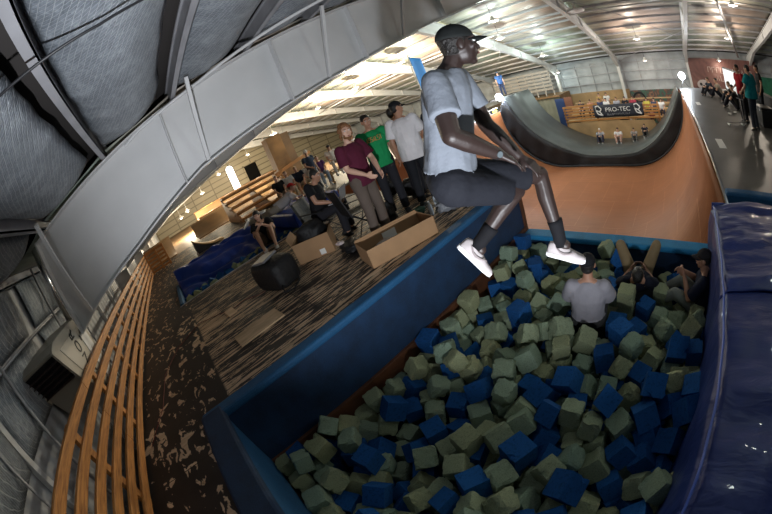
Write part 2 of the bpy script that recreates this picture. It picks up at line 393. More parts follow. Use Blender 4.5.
# sprinkler pipe and cross rods under the roof
def rodt(name, label, cat, pts, r, m, **kw):
    return tag(build(name, MB().tube(pts, r), m, smooth=True), label, cat, **kw)
rodt('sprinkler_pipe', 'long white sprinkler pipe running under the far roof slope', 'pipe', [(-30,17.6,4.25),(-16,17.6,4.25),(19,17.6,4.25)], .05, M['steel'])
rodt('ceiling_tube', 'dark round tube sloping down the roof above the person in teal', 'pipe', [(4.1,16.5,4.2),(5.4,21.4,3.05),(7.3,27.8,1.6)], .09, M['purlin'])
rodt('brace_rod', 'thin steel rod crossing under the silver ceiling blankets, upper left corner', 'rod', [(-1.2,-.75,2.5),(-1.38,0,2.66),(-1.5,1.5,3.0)], .009, M['black'])
rodt('conduit_pipe', 'long grey conduit crossing below the ceiling blankets towards the nearest girder', 'pipe', [(-5.2,-1.9,2.2),(-4.3,-.45,2.62),(-4.0,0.1,2.78),(-3.9,1.0,3.0),(-3.2,2.3,3.3),(-1,6,4.2)], .022, M['steel'])
for i, (a, b) in enumerate([((-9.9,14,4.9),(-4.3,22,2.9)),((-4,14.5,4.8),(2.2,24,2.6)),((2.6,22,3.2),(-3.9,29,1.4)),((-10,20,3.5),(-16,28,1.6))]):
    rodt('brace_rod', ['thin diagonal rod under the far roof, left of the cap','thin diagonal rod under the far roof over the half pipe','thin diagonal rod close to the far wall above the banner','thin diagonal rod above the slatted railing in the distance'][i], 'rod', [a, b], .02, M['purlin'])
tag(build('ceiling_speaker', MB().lathe([(.05,.42),(.05,.12),(.42,.1),(.5,0),(.46,-.06),(.2,-.1)], (-3.55,17.0,4.3), 24), M['white'], smooth=True), 'round white speaker disc hung under the roof at the top edge', 'speaker')
# ------------------------------------------------------------ platform, pits, ramp
def carpet(name, col, var=.35):
    m = mat(name, col, .75); N, L, b = nodes(m); v = texco(m)
    f = noise_n(m, v, 160, 3, .7); g = noise_n(m, v, 5, 4)
    c = mixc(m, ramp(m, f, [(.45,(0,0,0)),(.72,(.6,.6,.6))]), ramp(m, g, [(.3, tuple(k*(1-var) for k in col)),(.7, tuple(k*(1+var) for k in col))]), tuple(min(1,k*2.2+.01) for k in col))
    L.new(c, b.inputs['Base Color']); bumpn(m, f, .3, .003); return m
M['padblue'] = carpet('blue_carpet_pad', (.003,.022,.062))
M['rimblue'] = carpet('lit_blue_pad', (.006,.070,.17), .15)  # lighter copy of the pad blue; light on the rim edges is painted in
def vinyl(name, col, rough=.3):
    m = mat(name, col, rough, coat=.12, spec=.35); bumpn(m, noise_n(m, texco(m, (1,3,1), (0,0,.3)), 2.2, 4, .5, 1.2), .35, .05); return m
M['vinyl'] = vinyl('navy_vinyl', (.010,.024,.13), .5)
M['vinyl2'] = vinyl('royal_blue_vinyl', (.010,.045,.30), .4)
M['deckgrey'] = mat('grey_painted_deck', (.052,.05,.049), .45, 0, .05, 10, .35, 1.1)
M['greyramp'] = mat('grey_ramp_surface', (.060,.068,.070), .42, 0, .04, 8, .35, .7)
M['edgewood'] = mat('brown_edge_wood', (.10,.036,.014), .6, 0, .2, 30, .3, 6)

PL = thing('skate_platform', 'worn black-painted plywood platform beside the foam pit with flaking paint', 'platform', (-6,1,GZ))
d = MB()
for lo, hi in (((-17,-1.64),(-9.45,4.6)),((-9.45,-1.64),(-7.12,-.62)),((-9.45,3.35),(-7.12,4.6)),((-7.12,-1.64),(-2.84,4.6)),((-2.84,-1.64),(3.2,-.74))):
    d.box((lo[0],lo[1],-.06),(hi[0],hi[1],0))
build('deck_surface', d, M['deck'], PL)
f = MB()
for x in [-16.9+1.15*i for i in range(13)]:
    if x < -2.9: f.box((x,4.4,GZ),(x+.09,4.5,-.06)); f.box((x,-1.62,GZ),(x+.09,-1.53,-.06))
f.box((-17,4.5,-.3),(-2.86,4.6,-.06)); f.box((-17,-1.63,-.25),(3.1,-1.58,-.06)); build('joists', f, M['lumber'], PL)
build('side_skin', MB().box((-17,4.52,GZ),(-2.86,4.56,-.3)), M['ply_dark'], PL)

# big foam pit
PT = thing('foam_pit', 'big sunken foam pit with dark blue padded walls in front of the ramp', 'foam pit', (-1,2,-1.6))
p = MB().box((-2.84,-.6,-.88),(-2.74,4.55,-.012)); build('left_pad', p, M['padblue'], PT, bevel=.012)
p = MB().box((-2.9,-.76,-.06),(-2.72,4.56,.03)); build('left_rim', p, M['rimblue'], PT, bevel=.03)
p = MB().box((-2.74,-.62,-.85),(2.2,-.52,0)); build('near_pad', p, M['rimblue'], PT, bevel=.012)
p = MB().box((-2.86,-.78,-.06),(2.2,-.50,.035)); build('near_rim', p, M['padblue'], PT, bevel=.03)
p = MB().box((-2.74,4.36,-1.6),(.75,4.5,-.90)); build('far_pad', p, M['padblue'], PT, bevel=.012)
p = MB().box((-2.72,4.33,-.95),(.76,4.60,-.865)); build('far_rim', p, carpet('bright_blue_rim', (.012,.19,.40), .15), PT, bevel=.03)
p = MB().box((-2.82,-.6,-1.62),(-2.70,4.55,-.80)); p.box((-2.84,4.5,-1.4),(-2.72,4.60,.0)); p.box((-2.7,-.6,-1.6),(2,-.55,-.8)); build('wood_lining', p, M['edgewood'], PT, bevel=.006)
p = MB().box((-2.8,-.6,-1.66),(2,4.5,-1.60)); p.box((.74,-.6,-1.62),(.8,4.5,-.5)); build('pit_bottom', p, M['blackcloth'], PT)

# half pipe, brown section: U profile in XZ
def arc(cx, cz, r, a0, a1, n): return [(cx+r*math.cos(math.radians(a0+(a1-a0)*i/n)), cz+r*math.sin(math.radians(a0+(a1-a0)*i/n))) for i in range(n+1)]
prof = [(-10.7,-.3)] + arc(-7.1,-.6,3.6,180,270,24) + arc(-2.85,-.6,3.6,270,360,24) + [(.75,-.3)]
def usheet(pr, y0, y1, ny=1):
    P = [Vector((a,0,b)) for a, b in pr]; vs = []; R = []
    for j in range(ny+1):
        R.append([(p.x, y0+(y1-y0)*j/ny, p.z) for p in P])
    m = MB(); n = len(P); m.add([q for r in R for q in r], [(j*n+i, j*n+i+1, (j+1)*n+i+1, (j+1)*n+i) for j in range(ny) for i in range(n-1)]); return m
HP = thing('half_pipe', 'huge brown vert ramp filling the middle of the hall beyond the foam pit', 'skate ramp', (-5,11,GZ))
o = build('riding_surface', usheet(prof, 4.62, 18.5), M['brown'], HP, smooth=True, thick=-.04)
for x, n in ((-10.74,'left'),(.79,'right')):
    build('coping', MB().tube([(x,4.62,-.285),(x,18.5,-.285)], .03, 10), M['metal'], HP, smooth=True)
e = MB().box((.752,4.62,-.40),(.80,18.5,-.32)); build('coping_edge', e, mat('yellow_edge', (.48,.30,.04), .5, 0, .1, 9, .5, 5), HP)
def deckbox(nm, lo, hi, m, par): return build(nm, MB().box(lo, hi), m, par)
deckbox('right_deck', (.80,5.0,-.42),(7.2,21.5,-.30), M['deckgrey'], HP)
deckbox('left_deck', (-15.5,4.64,-.42),(-10.77,22.5,-.30), M['deckgrey'], HP)
build('frame_wall', MB().box((.86,5.05,GZ),(.92,21.4,-.42)), M['ply_dark'], HP); build('frame_wall', MB().box((-10.9,4.7,GZ),(-10.84,22.4,-.42)), M['ply_dark'], HP)
# grey section, higher, behind
ip = [(-10.25,.50),(-10.09,.13),(-9.80,-.60),(-9.32,-1.4),(-8.53,-2.24),(-7.36,-2.96),(-6.0,-3.50),(-5.0,-3.60),(-3.7,-3.60),(-2.7,-3.48),(-1.9,-3.16),(-1.15,-2.65),(-.46,-1.95),(.02,-1.25),(.42,-.60),(.62,-.28)]
def smoothp(P, n=4):
    out = []
    for i in range(len(P)-1):
        a, b, c, d_ = P[max(i-1,0)], P[i], P[i+1], P[min(i+2,len(P)-1)]
        for k in range(n):
            t = k/n; out.append(tuple(.5*((2*b[q])+(-a[q]+c[q])*t+(2*a[q]-5*b[q]+4*c[q]-d_[q])*t*t+(-a[q]+3*b[q]-3*c[q]+d_[q])*t**3) for q in (0,1)))
    return out+[P[-1]]
ips = smoothp(ip)
GP = thing('grey_half_pipe', 'grey ramp section with a raised left wall beyond the brown ramp', 'skate ramp', (-5,20.5,GZ))
build('riding_surface', usheet(ips, 18.52, 22.6), M['greyramp'], GP, smooth=True, thick=-.04)
build('coping', MB().tube([(ips[0][0]-.03,18.5,.51),(ips[0][0]-.03,22.6,.51)], .03, 10), M['metal'], GP, smooth=True)
# black cloth on the step between the two sections: a band between outer and inner profile
n = 60
def samp(P, t):
    L = [0]
    for a, b in zip(P, P[1:]): L.append(L[-1]+math.dist(a, b))
    s = t*L[-1]
    for i in range(len(P)-1):
        if s <= L[i+1]+1e-9: u = (s-L[i])/(L[i+1]-L[i]); return (P[i][0]+(P[i+1][0]-P[i][0])*u, P[i][1]+(P[i+1][1]-P[i][1])*u)
    return P[-1]
def cloth(u, v):
    a = samp(prof, u); b = samp(ips, u); x = a[0]+(b[0]-a[0])*v; z = a[1]+(b[1]-a[1])*v
    return (x, 18.50-.10*(1-v)-.04*math.sin(u*90+v*2)*(1-v)-.05*noise.noise(Vector((x*1.5,z*1.5,3))), z)
build('cloth_skirt', MB().grid(cloth, 110, 5), M['blackcloth'], GP, smooth=True, thick=.02)
rr = MB().tube([(samp(prof, i/n)[0]*.998-.01, 18.36, samp(prof, i/n)[1]+.07) for i in range(n+1)], .07, 8); build('rolled_hem', rr, M['blackcloth'], GP, smooth=True)
deckbox('left_wall_deck', (-11.6,18.56,.38),(-10.30,22.6,.48), M['deckgrey'], GP)
build('side_board', MB().box((-10.36,18.56,GZ),(-10.30,22.6,.38)), M['ply_dark'], GP)

# yellow/white edge board on the far left deck
EB = thing('edge_board', 'black kerb board with yellow and white blocks on the far left deck', 'board', (-10.9,15,-.3))
build('board', MB().box((-10.98,12.,-.30),(-10.80,18.4,-.06)), M['black'], EB, bevel=.01)
build('white_top', MB().box((-10.99,12.,-.06),(-10.79,18.4,-.03)), M['white'], EB)
yel = mat('yellow_block', (.75,.62,.10), .5)
for i in range(7): build('block', MB().box((-10.80,12.35+.88*i,-.25),(-10.785,12.9+.88*i,-.12)), yel if i % 2 == 0 else M['white'], EB)

# right: rail roll at deck end and big crash mat
tag(build('foam_roll', MB().box((.80,4.86,-.42),(7.2,5.08,-.20)), M['rimblue'], bevel=.04), 'narrow blue foam bumper at the near end of the grey deck', 'bumper')
CM = thing('crash_mat', 'big navy blue vinyl crash mat with deep creases along the right of the foam pit', 'crash mat', (1.3,1.5,-1.5))
def wr(x, y): return .035*noise.noise(Vector((x*1.2, y*3.1, 2))) + .03*abs(noise.noise(Vector((x*.7+y*.5, y*2.4, 7)))) + .012*noise.noise(Vector((x*6, y*9, 1)))
def mattop(y0, y1, zt):
    S = [(.50,-1.45),(.46,-1.0),(.43,-.5),(.42,-.22),(.44,-.08),(.50,-.01),(.72,.02),(1.0,.05),(1.4,.05),(1.9,.03),(2.5,.0),(2.62,-.05),(2.65,-.6)]
    def fn(u, v):
        i = min(int(u*(len(S)-1)), len(S)-2); t = u*(len(S)-1)-i; x = S[i][0]+(S[i+1][0]-S[i][0])*t; z = S[i][1]+(S[i+1][1]-S[i][1])*t
        y = y0+(y1-y0)*v; e = min(1, v*12, (1-v)*12)
        top = max(0, min(1, (z+.15)*5)); w = wr(x, y)
        return (x + (1-top)*(.03*noise.noise(Vector((y*2.5, z*1.2, 4)))+.022*math.sin(y*9+z*2)*.5), y, zt + z - (1-e)*.03 + w*top*1.3 - .02)
    return MB().grid(fn, 72, 90)
m1 = mattop(-1.2, 2.38, 0); build('mat_cover', m1, M['vinyl'], CM, smooth=True, thick=.015)
m1 = mattop(2.36, 3.98, .02); build('mat_cover', m1, M['vinyl'], CM, smooth=True, thick=.015)
build('foam_core', MB().box((.62,-1.1,-1.5),(2.55,3.9,-.12)), M['vinyl'], CM, bevel=.03)
build('end_flap', MB().grid(lambda u, v: (.44+2.2*u, 3.98+.02*math.sin(u*20), .0-.9*v), 30, 6), M['vinyl'], CM, smooth=True, thick=.012)
build('piping', MB().tube([(.455,-1.2+i*.13,.0+.012*math.sin(i*1.7)) for i in range(40)], .012, 6), mat('blue_piping', (.05,.10,.42), .35), CM, smooth=True)

# railing
def railing(name, label, x0, x1, y, posts, cat='railing', z0=.045, n=6, step=.168, hgt=.092, yside=1, m=None):
    t = thing(name, label, cat, ((x0+x1)/2, y, 0)); m = m or M['railwood']
    for i in range(n):
        z = z0+i*step; segs = []; x = x0
        cuts = [x0] + [c for c in ([-11.6,-7.2,-2.95] if i % 2 else [-9.4,-5.0,-1.1]) if x0 < c < x1] + [x1]
        for a, b in zip(cuts, cuts[1:]):
            w = .042 if i < n-1 else .05
            build('rail_board', MB().box((a+.003,y,z),(b-.003,y+w,z+hgt)), m, t, bevel=.006)
    for x in posts: build('post', MB().box((x-.045,y-.05,-.25),(x+.045,y-.002,z0+(n-1)*step+hgt-.01)), m, t, bevel=.004)
    return t
railing('wooden_railing', 'orange pine railing of six horizontal boards along the left edge of the platform', -15.2, 2.5, -1.62, [2.3,1.1,-.05,-1.1,-2.25,-3.45,-4.75,-6.0,-7.2,-8.4,-9.6,-10.8,-12,-13.2,-14.4,-15.1])
t = thing('end_railing', 'short slatted pine railing turning the corner at the far end of the long railing', 'railing', (-15.2,-1.0,0))
for i in range(6): build('rail_board', MB().box((-15.30,-1.6,.045+i*.168),(-15.25,-.55,.137+i*.168)), M['railwood'], t, bevel=.006)
for y in (-1.55,-1.0,-.6): build('post', MB().box((-15.24,y-.04,0),(-15.2,y+.04,.97)), M['railwood'], t)
build('top_rail', MB().box((-15.35,-1.6,.98),(-15.18,-.55,1.02)), M['railwood'], t)

# small pit with tarp
SP = thing('small_foam_pit', 'small sunken foam pit under a crumpled bright blue tarp on the far platform', 'foam pit', (-8.3,1.4,-1))
build('pit_lining', MB().box((-9.45,-.62,-.9),(-9.4,3.35,0)).box((-7.17,-.62,-.9),(-7.12,3.35,-.0)).box((-9.45,-.62,-.95),(-7.12,3.35,-.9)).box((-9.45,3.3,-.9),(-7.12,3.35,0)), M['blackcloth'], SP)
build('near_pad', MB().box((-9.42,-.60,-.7),(-7.16,-.50,.04)), M['rimblue'], SP, bevel=.02)
build('steel_lip', MB().box((-7.16,-.62,-.02),(-7.10,3.36,.012)), M['purlin'], SP)
def tarp(u, v):
    x = -9.9+1.75*u; y = -.48+3.6*v; z = .32-.60*u**1.1
    return (x+.05*noise.noise(Vector((y*4,u*3,1))), y, z+.10*noise.noise(Vector((x*3.5,y*1.2,2)))+.045*math.sin(x*9-y*5+2*noise.noise(Vector((x,y,0)))*3))
build('tarp', MB().grid(tarp, 40, 70), M['vinyl2'], SP, smooth=True, thick=.01)
build('tarp_edge', MB().grid(lambda u, v: (-10.05+.15*u, -.48+3.6*v, .02+.28*u+.02*math.sin(v*40)), 3, 60), M['vinyl2'], SP, smooth=True, thick=.01)
tag(build('blue_mat', MB().box((-9.6,2.6,.02),(-7.0,3.9,.42)), M['vinyl2'], bevel=.06), 'thick bright blue mat at the end of the small pit under the red-capped person', 'mat')

# loose things on the platform
card = mat('cardboard', (.34,.20,.10), .8, 0, .05, 6, .1, 4); tape = mat('white_label', (.75,.74,.7), .6)
def openbox(name, label, c, L, W, H, rz, flaps, group=None):
    t = thing(name, label, 'box', (c[0],c[1],0.004), rz); T = WM[t]
    def P(lo, hi): 
        m = MB().box(lo, hi); m.v = [T @ v for v in m.v]; return m
    k = .008
    b = P((-L/2,-W/2,0),(L/2,W/2,k))
    for lo, hi in (((-L/2,-W/2,0),(L/2,-W/2+k,H)),((-L/2,W/2-k,0),(L/2,W/2,H)),((-L/2,-W/2,0),(-L/2+k,W/2,H)),((L/2-k,-W/2,0),(L/2,W/2,H))): 
        q = P(lo, hi); b.add(q.v, q.f)
    build('box_body', b, card, t)
    for (ax, s, ang, ln) in flaps:
        a = math.radians(ang); dx, dz = ln*math.cos(a), ln*math.sin(a); m = MB()
        if ax == 'y': pts = [(-L/2,s*W/2,H),(L/2,s*W/2,H),(L/2-.02,s*(W/2+dx),H+dz),(-L/2+.02,s*(W/2+dx),H+dz)]
        else: pts = [(s*L/2,-W/2,H),(s*L/2,W/2,H),(s*(L/2+dx),W/2-.02,H+dz),(s*(L/2+dx),-W/2+.02,H+dz)]
        m.add([T @ Vector(p_) for p_ in pts], [(0,1,2,3)]); build('flap', m, card, t, thick=.006)
    return t, P
b1, P1 = openbox('cardboard_box', 'open brown cardboard box stuffed with a black bag, behind the black camera bag', (-4.92,1.95), .62, .50, .34, .95, [('x',-1,70,.14)])
build('shipping_label', P1((-.02+.1,-.256,.03),(.17,-.252,.12)), tape, b1)
b2, P2 = openbox('cardboard_box', 'long low open cardboard box at the edge of the foam pit by the maroon shirt', (-3.33,2.36), .98, .46, .25, 1.28, [('y',1,100,.03)])
build('shipping_label', P2((-.1,.205,.08),(.10,.221,.2)), tape, b2)
tag(build('wrapping_paper', MB().ell((-3.38,2.2,.10),(.14,.2,.09),nu=12,nv=8), mat('crumpled_paper', (.5,.45,.4), .8, 0, 1., 30), smooth=True), 'crumpled wrapping paper inside the long low cardboard box', 'paper')
def lump(name, label, cat, c, r, m, seed, rz=0, amp=.18, fr=3., **kw):
    R = Matrix.Rotation(rz, 3, 'Z'); mb = MB().ell((0,0,0), 1, nu=28, nv=18)
    for v in mb.v:
        n_ = noise.noise(v*fr*.6+Vector((seed,0,0))); s = 1+amp*n_*1.6+amp*.5*noise.noise(v*fr*2+Vector((0,seed,0)))
        q = Vector([math.copysign(abs(k)**.8, k) for k in v]); w = Vector((q.x*r[0]*s, q.y*r[1]*s, max(-.97, q.z*s)*r[2])); v[:] = Vector(c) + R @ w + Vector((0,0,r[2]))
    return tag(build(name, mb, m, smooth=True), label, cat, **kw)
fab = mat('black_nylon', (.006,.006,.007), .65, 0, .6, 25)
lump('duffel_bag', 'black bag with a grey folded top stuffed into the open cardboard box', 'bag', (-4.92,1.95,.16), (.27,.21,.19), fab, 3, .95)
bg = thing('camera_bag', 'bulky black camera bag standing on the platform in front of the boxes', 'bag', (-4.68,1.08,0), .35)
mb = MB().ell((0,0,0),1,nu=30,nv=20)
for v in mb.v:
    q = Vector([math.copysign(abs(k)**.4, k) for k in v]); s = 1+.06*noise.noise(v*3); v[:] = WM[bg] @ Vector((q.x*.34*s, q.y*.24*s, .22+q.z*.215*s))
build('bag_body', mb, fab, bg, smooth=True)
build('bag_lid', MB().obox(WM[bg] @ Vector((-.08,-.02,.46)), (.36,.3,.035), (.1,-.12,.35)), mat('grey_lid', (.16,.16,.17), .5), bg, bevel=.012)
build('strap', MB().tube([WM[bg] @ Vector(p_) for p_ in ((.3,-.2,.1),(.42,-.3,.05),(.46,-.15,.02),(.38,.05,.02),(.33,.15,.2))], .012), fab, bg, smooth=True)
bd = MB().obox((-3.83,.35,.012),(.34,.66,.02),(0,0,.03)); tag(build('plywood_patch', bd, wood('patch_ply', (.62,.44,.27), (.44,.30,.17), (4,1,1)), bevel=.003), 'clean tan plywood patch board lying on the worn platform', 'board')
tag(build('plywood_patch', MB().obox((-4.93,.20,.010),(.30,.15,.018),(0,0,.1)), wood('patch_ply2', (.68,.50,.33), (.5,.34,.2), (4,1,1)), bevel=.003), 'small square tan scrap of plywood on the worn platform', 'board')
tag(build('extension_cord', MB().tube([(-3.0,-1.5,.008),(-3.6,-1.25,.008),(-4.4,-1.15,.008),(-5.0,-.85,.008),(-5.4,-.35,.008),(-5.2,0,.008),(-5.0,.25,.008),(-5.05,.5,.008),(-4.85,.7,.008),(-4.8,.95,.008)], .0045, 6), mat('red_cord', (.16,.02,.014), .5), smooth=True), 'thin red extension cord snaking across the platform from the railing', 'cord')

# heater, flue and pipes by the near wall
HT = thing('unit_heater', 'beige unit heater with a black louvred mouth behind the railing', 'heater', (-3.9,-2.05,.6))
beige = mat('beige_enamel', (.40,.37,.31), .4, 0, 0, 8, .1, 3)
side = [(-4.35,.55),(-3.32,.99),(-3.03,1.33),(-3.15,1.40),(-4.35,1.40)]
sd2 = [(-4.35,.45),(-3.62,.50),(-3.27,1.02),(-3.05,1.36),(-3.16,1.41),(-4.35,1.41)]
cb_ = MB().prism([(-4.35,.60),(-3.55,.60),(-3.30,1.00),(-3.06,1.36),(-3.20,1.41),(-4.35,1.41)], 'y', -2.36, -1.72); build('cabinet', cb_, beige, HT, bevel=.012)
od = Vector((-.24,0,-.36)).normalized(); on = Vector((.83,0,-.55))
for y0 in (-2.36,-1.74): build('hood_rim', MB().beam((-3.05,y0+.01,1.36),(-3.32,y0+.01,.94),.03,.06,(0,0,1)), beige, HT)
build('mouth', MB().add([Vector(p_)+on.normalized()*.012 for p_ in [(-3.08,-2.33,1.33),(-3.08,-1.75,1.33),(-3.29,-1.75,1.01),(-3.29,-2.33,1.01)]], [(0,1,2,3)]), M['black'], HT, thick=.004)
for i in range(5): c_ = Vector((-3.09,-2.04,1.31))+od*(.04+.075*i)+on.normalized()*.03; build('louver', MB().obox(c_, (.06,.58,.006), (0,.25,0)), mat('dark_louver',(.05,.035,.03),.4) if i == 0 else bpy.data.materials['dark_louver'], HT)
build('side_panel', MB().prism([(-4.25,.66),(-3.62,.66),(-3.42,1.0),(-3.24,1.30),(-4.25,1.30)], 'y', -1.722, -1.712), mat('pale_enamel',(.48,.45,.39),.4), HT, bevel=.004)
text('lettering', 'REZNOR', .20, frame_matrix((-3.74,-1.708,.95),(0,0,1),(1,0,0)), M['black'], HT)
build('badge', MB().box((-4.16,-1.712,1.12),(-4.08,-1.704,1.26)), M['black'], HT)
build('badge', MB().box((-3.98,-1.712,1.14),(-3.93,-1.704,1.20)), M['black'], HT)
shiny = mat('shiny_flue', (.75,.75,.78), .18, .95)
build('flue', MB().cyl((-4.30,-1.86,1.40),(-4.30,-1.86,2.46),.042,n=16), shiny, HT, smooth=True)
for i, (x, y, r_) in enumerate([(-4.75,-2.25,.022),(-5.2,-2.25,.018),(-2.75,-2.28,.022),(-1.9,-2.3,.016),(-5.8,-2.25,.022)]):
    rodt('wall_pipe', ['vertical pipe on the near wall beside the heater flue','thin vertical pipe further along the near wall','grey vertical pipe on the wall below the heater mouth','thin vertical conduit on the wall at the lower left corner','vertical pipe on the near wall beyond the heater'][i], 'pipe', [(x,y,-1.5),(x,y,2.3)], r_, M['purlin'])
for i, (z, r_) in enumerate([(.35,.022),(1.58,.016),(-.6,.03)]):
    rodt('wall_pipe', ['horizontal pipe along the near wall at platform height','thin horizontal conduit high on the near wall','thick horizontal pipe low on the near wall'][i], 'pipe', [(-12,-2.3,z),(1,-2.3,z)], r_, M['purlin'])
for i, x in enumerate((-9.2,-7.6,-6.0,-2.25,-.55,1.15)):
    tag(build('wall_girt', MB().box((x-.04,-2.44,-1.2),(x+.04,-2.36,2.3)), M['steel']), 'white steel stud standing against the near wall behind the railing', 'stud', group='white studs on the near wall')
# ------------------------------------------------------------ people
def fabric(name, col, b=.5, sc=14, r=.85): return mat(name, col, r, 0, b, sc, .10, 5, spec=.2)
FAB = {}
def F(col, key=None):
    k = tuple(round(c,3) for c in col)
    if k not in FAB: FAB[k] = fabric('cloth_%d' % len(FAB), col)
    return FAB[k]
SKIN = {'dark': mat('skin_dark', (.027,.0155,.013), .5, 0, .06, 60), 'tan': mat('skin_tan', (.42,.22,.14), .5, 0, .05, 60), 'fair': mat('skin_fair', (.60,.36,.26), .5, 0, .05, 60)}
HAIR = {'black': mat('hair_black', (.010,.008,.007), .5, 0, .8, 60), 'brown': mat('hair_brown', (.07,.035,.015), .55, 0, .9, 50), 'curly': mat('hair_auburn', (.20,.085,.03), .6, 0, 1, 40), 'fair': mat('hair_fair', (.30,.20,.10), .6, 0, .8, 50), 'white': mat('hair_white', (.55,.52,.48), .6, 0, .8, 50)}
EYEW = mat('eye_white', (.7,.7,.68), .2); EYED = mat('iris', (.02,.012,.008), .2); LIP = mat('lips', (.30,.10,.08), .5); LIPD = mat('lips_dark', (.13,.045,.04), .45)

def remesh(o, vox, smooth=3, fac=.5):
    r = o.modifiers.new('remesh', 'REMESH'); r.mode = 'VOXEL'; r.voxel_size = vox; r.use_smooth_shade = True
    if smooth: s = o.modifiers.new('smooth', 'SMOOTH'); s.factor = fac; s.iterations = smooth
    return o
STAND = dict(pelvis=(0,0,.96), chest=(0,0,1.28), neck=(0,-.01,1.47), head=(0,.025,1.62),
    shL=(-.185,-.01,1.41), shR=(.185,-.01,1.41), elL=(-.24,-.04,1.13), elR=(.24,-.04,1.13), wrL=(-.25,.05,.89), wrR=(.25,.05,.89),
    hipL=(-.09,0,.93), hipR=(.09,0,.93), knL=(-.11,.02,.50), knR=(.11,.02,.50), anL=(-.12,-.02,.085), anR=(.12,-.02,.085))
SIT = dict(pelvis=(0,0,.56), chest=(0,.06,.88), neck=(0,.09,1.07), head=(0,.14,1.21),
    shL=(-.18,.07,1.01), shR=(.18,.07,1.01), elL=(-.22,.12,.74), elR=(.22,.12,.74), wrL=(-.14,.34,.64), wrR=(.14,.34,.64),
    hipL=(-.09,0,.54), hipR=(.09,0,.54), knL=(-.13,.42,.54), knR=(.13,.42,.54), anL=(-.13,.40,.085), anR=(.13,.40,.085))
GROUND = dict(pelvis=(0,0,.12), chest=(0,.06,.42), neck=(0,.12,.61), head=(0,.18,.75),
    shL=(-.18,.10,.55), shR=(.18,.10,.55), elL=(-.24,.26,.36), elR=(.24,.26,.36), wrL=(-.10,.42,.42), wrR=(.10,.42,.42),
    hipL=(-.09,.02,.11), hipR=(.09,.02,.11), knL=(-.17,.38,.42), knR=(.17,.38,.42), anL=(-.14,.62,.085), anR=(.14,.62,.085))
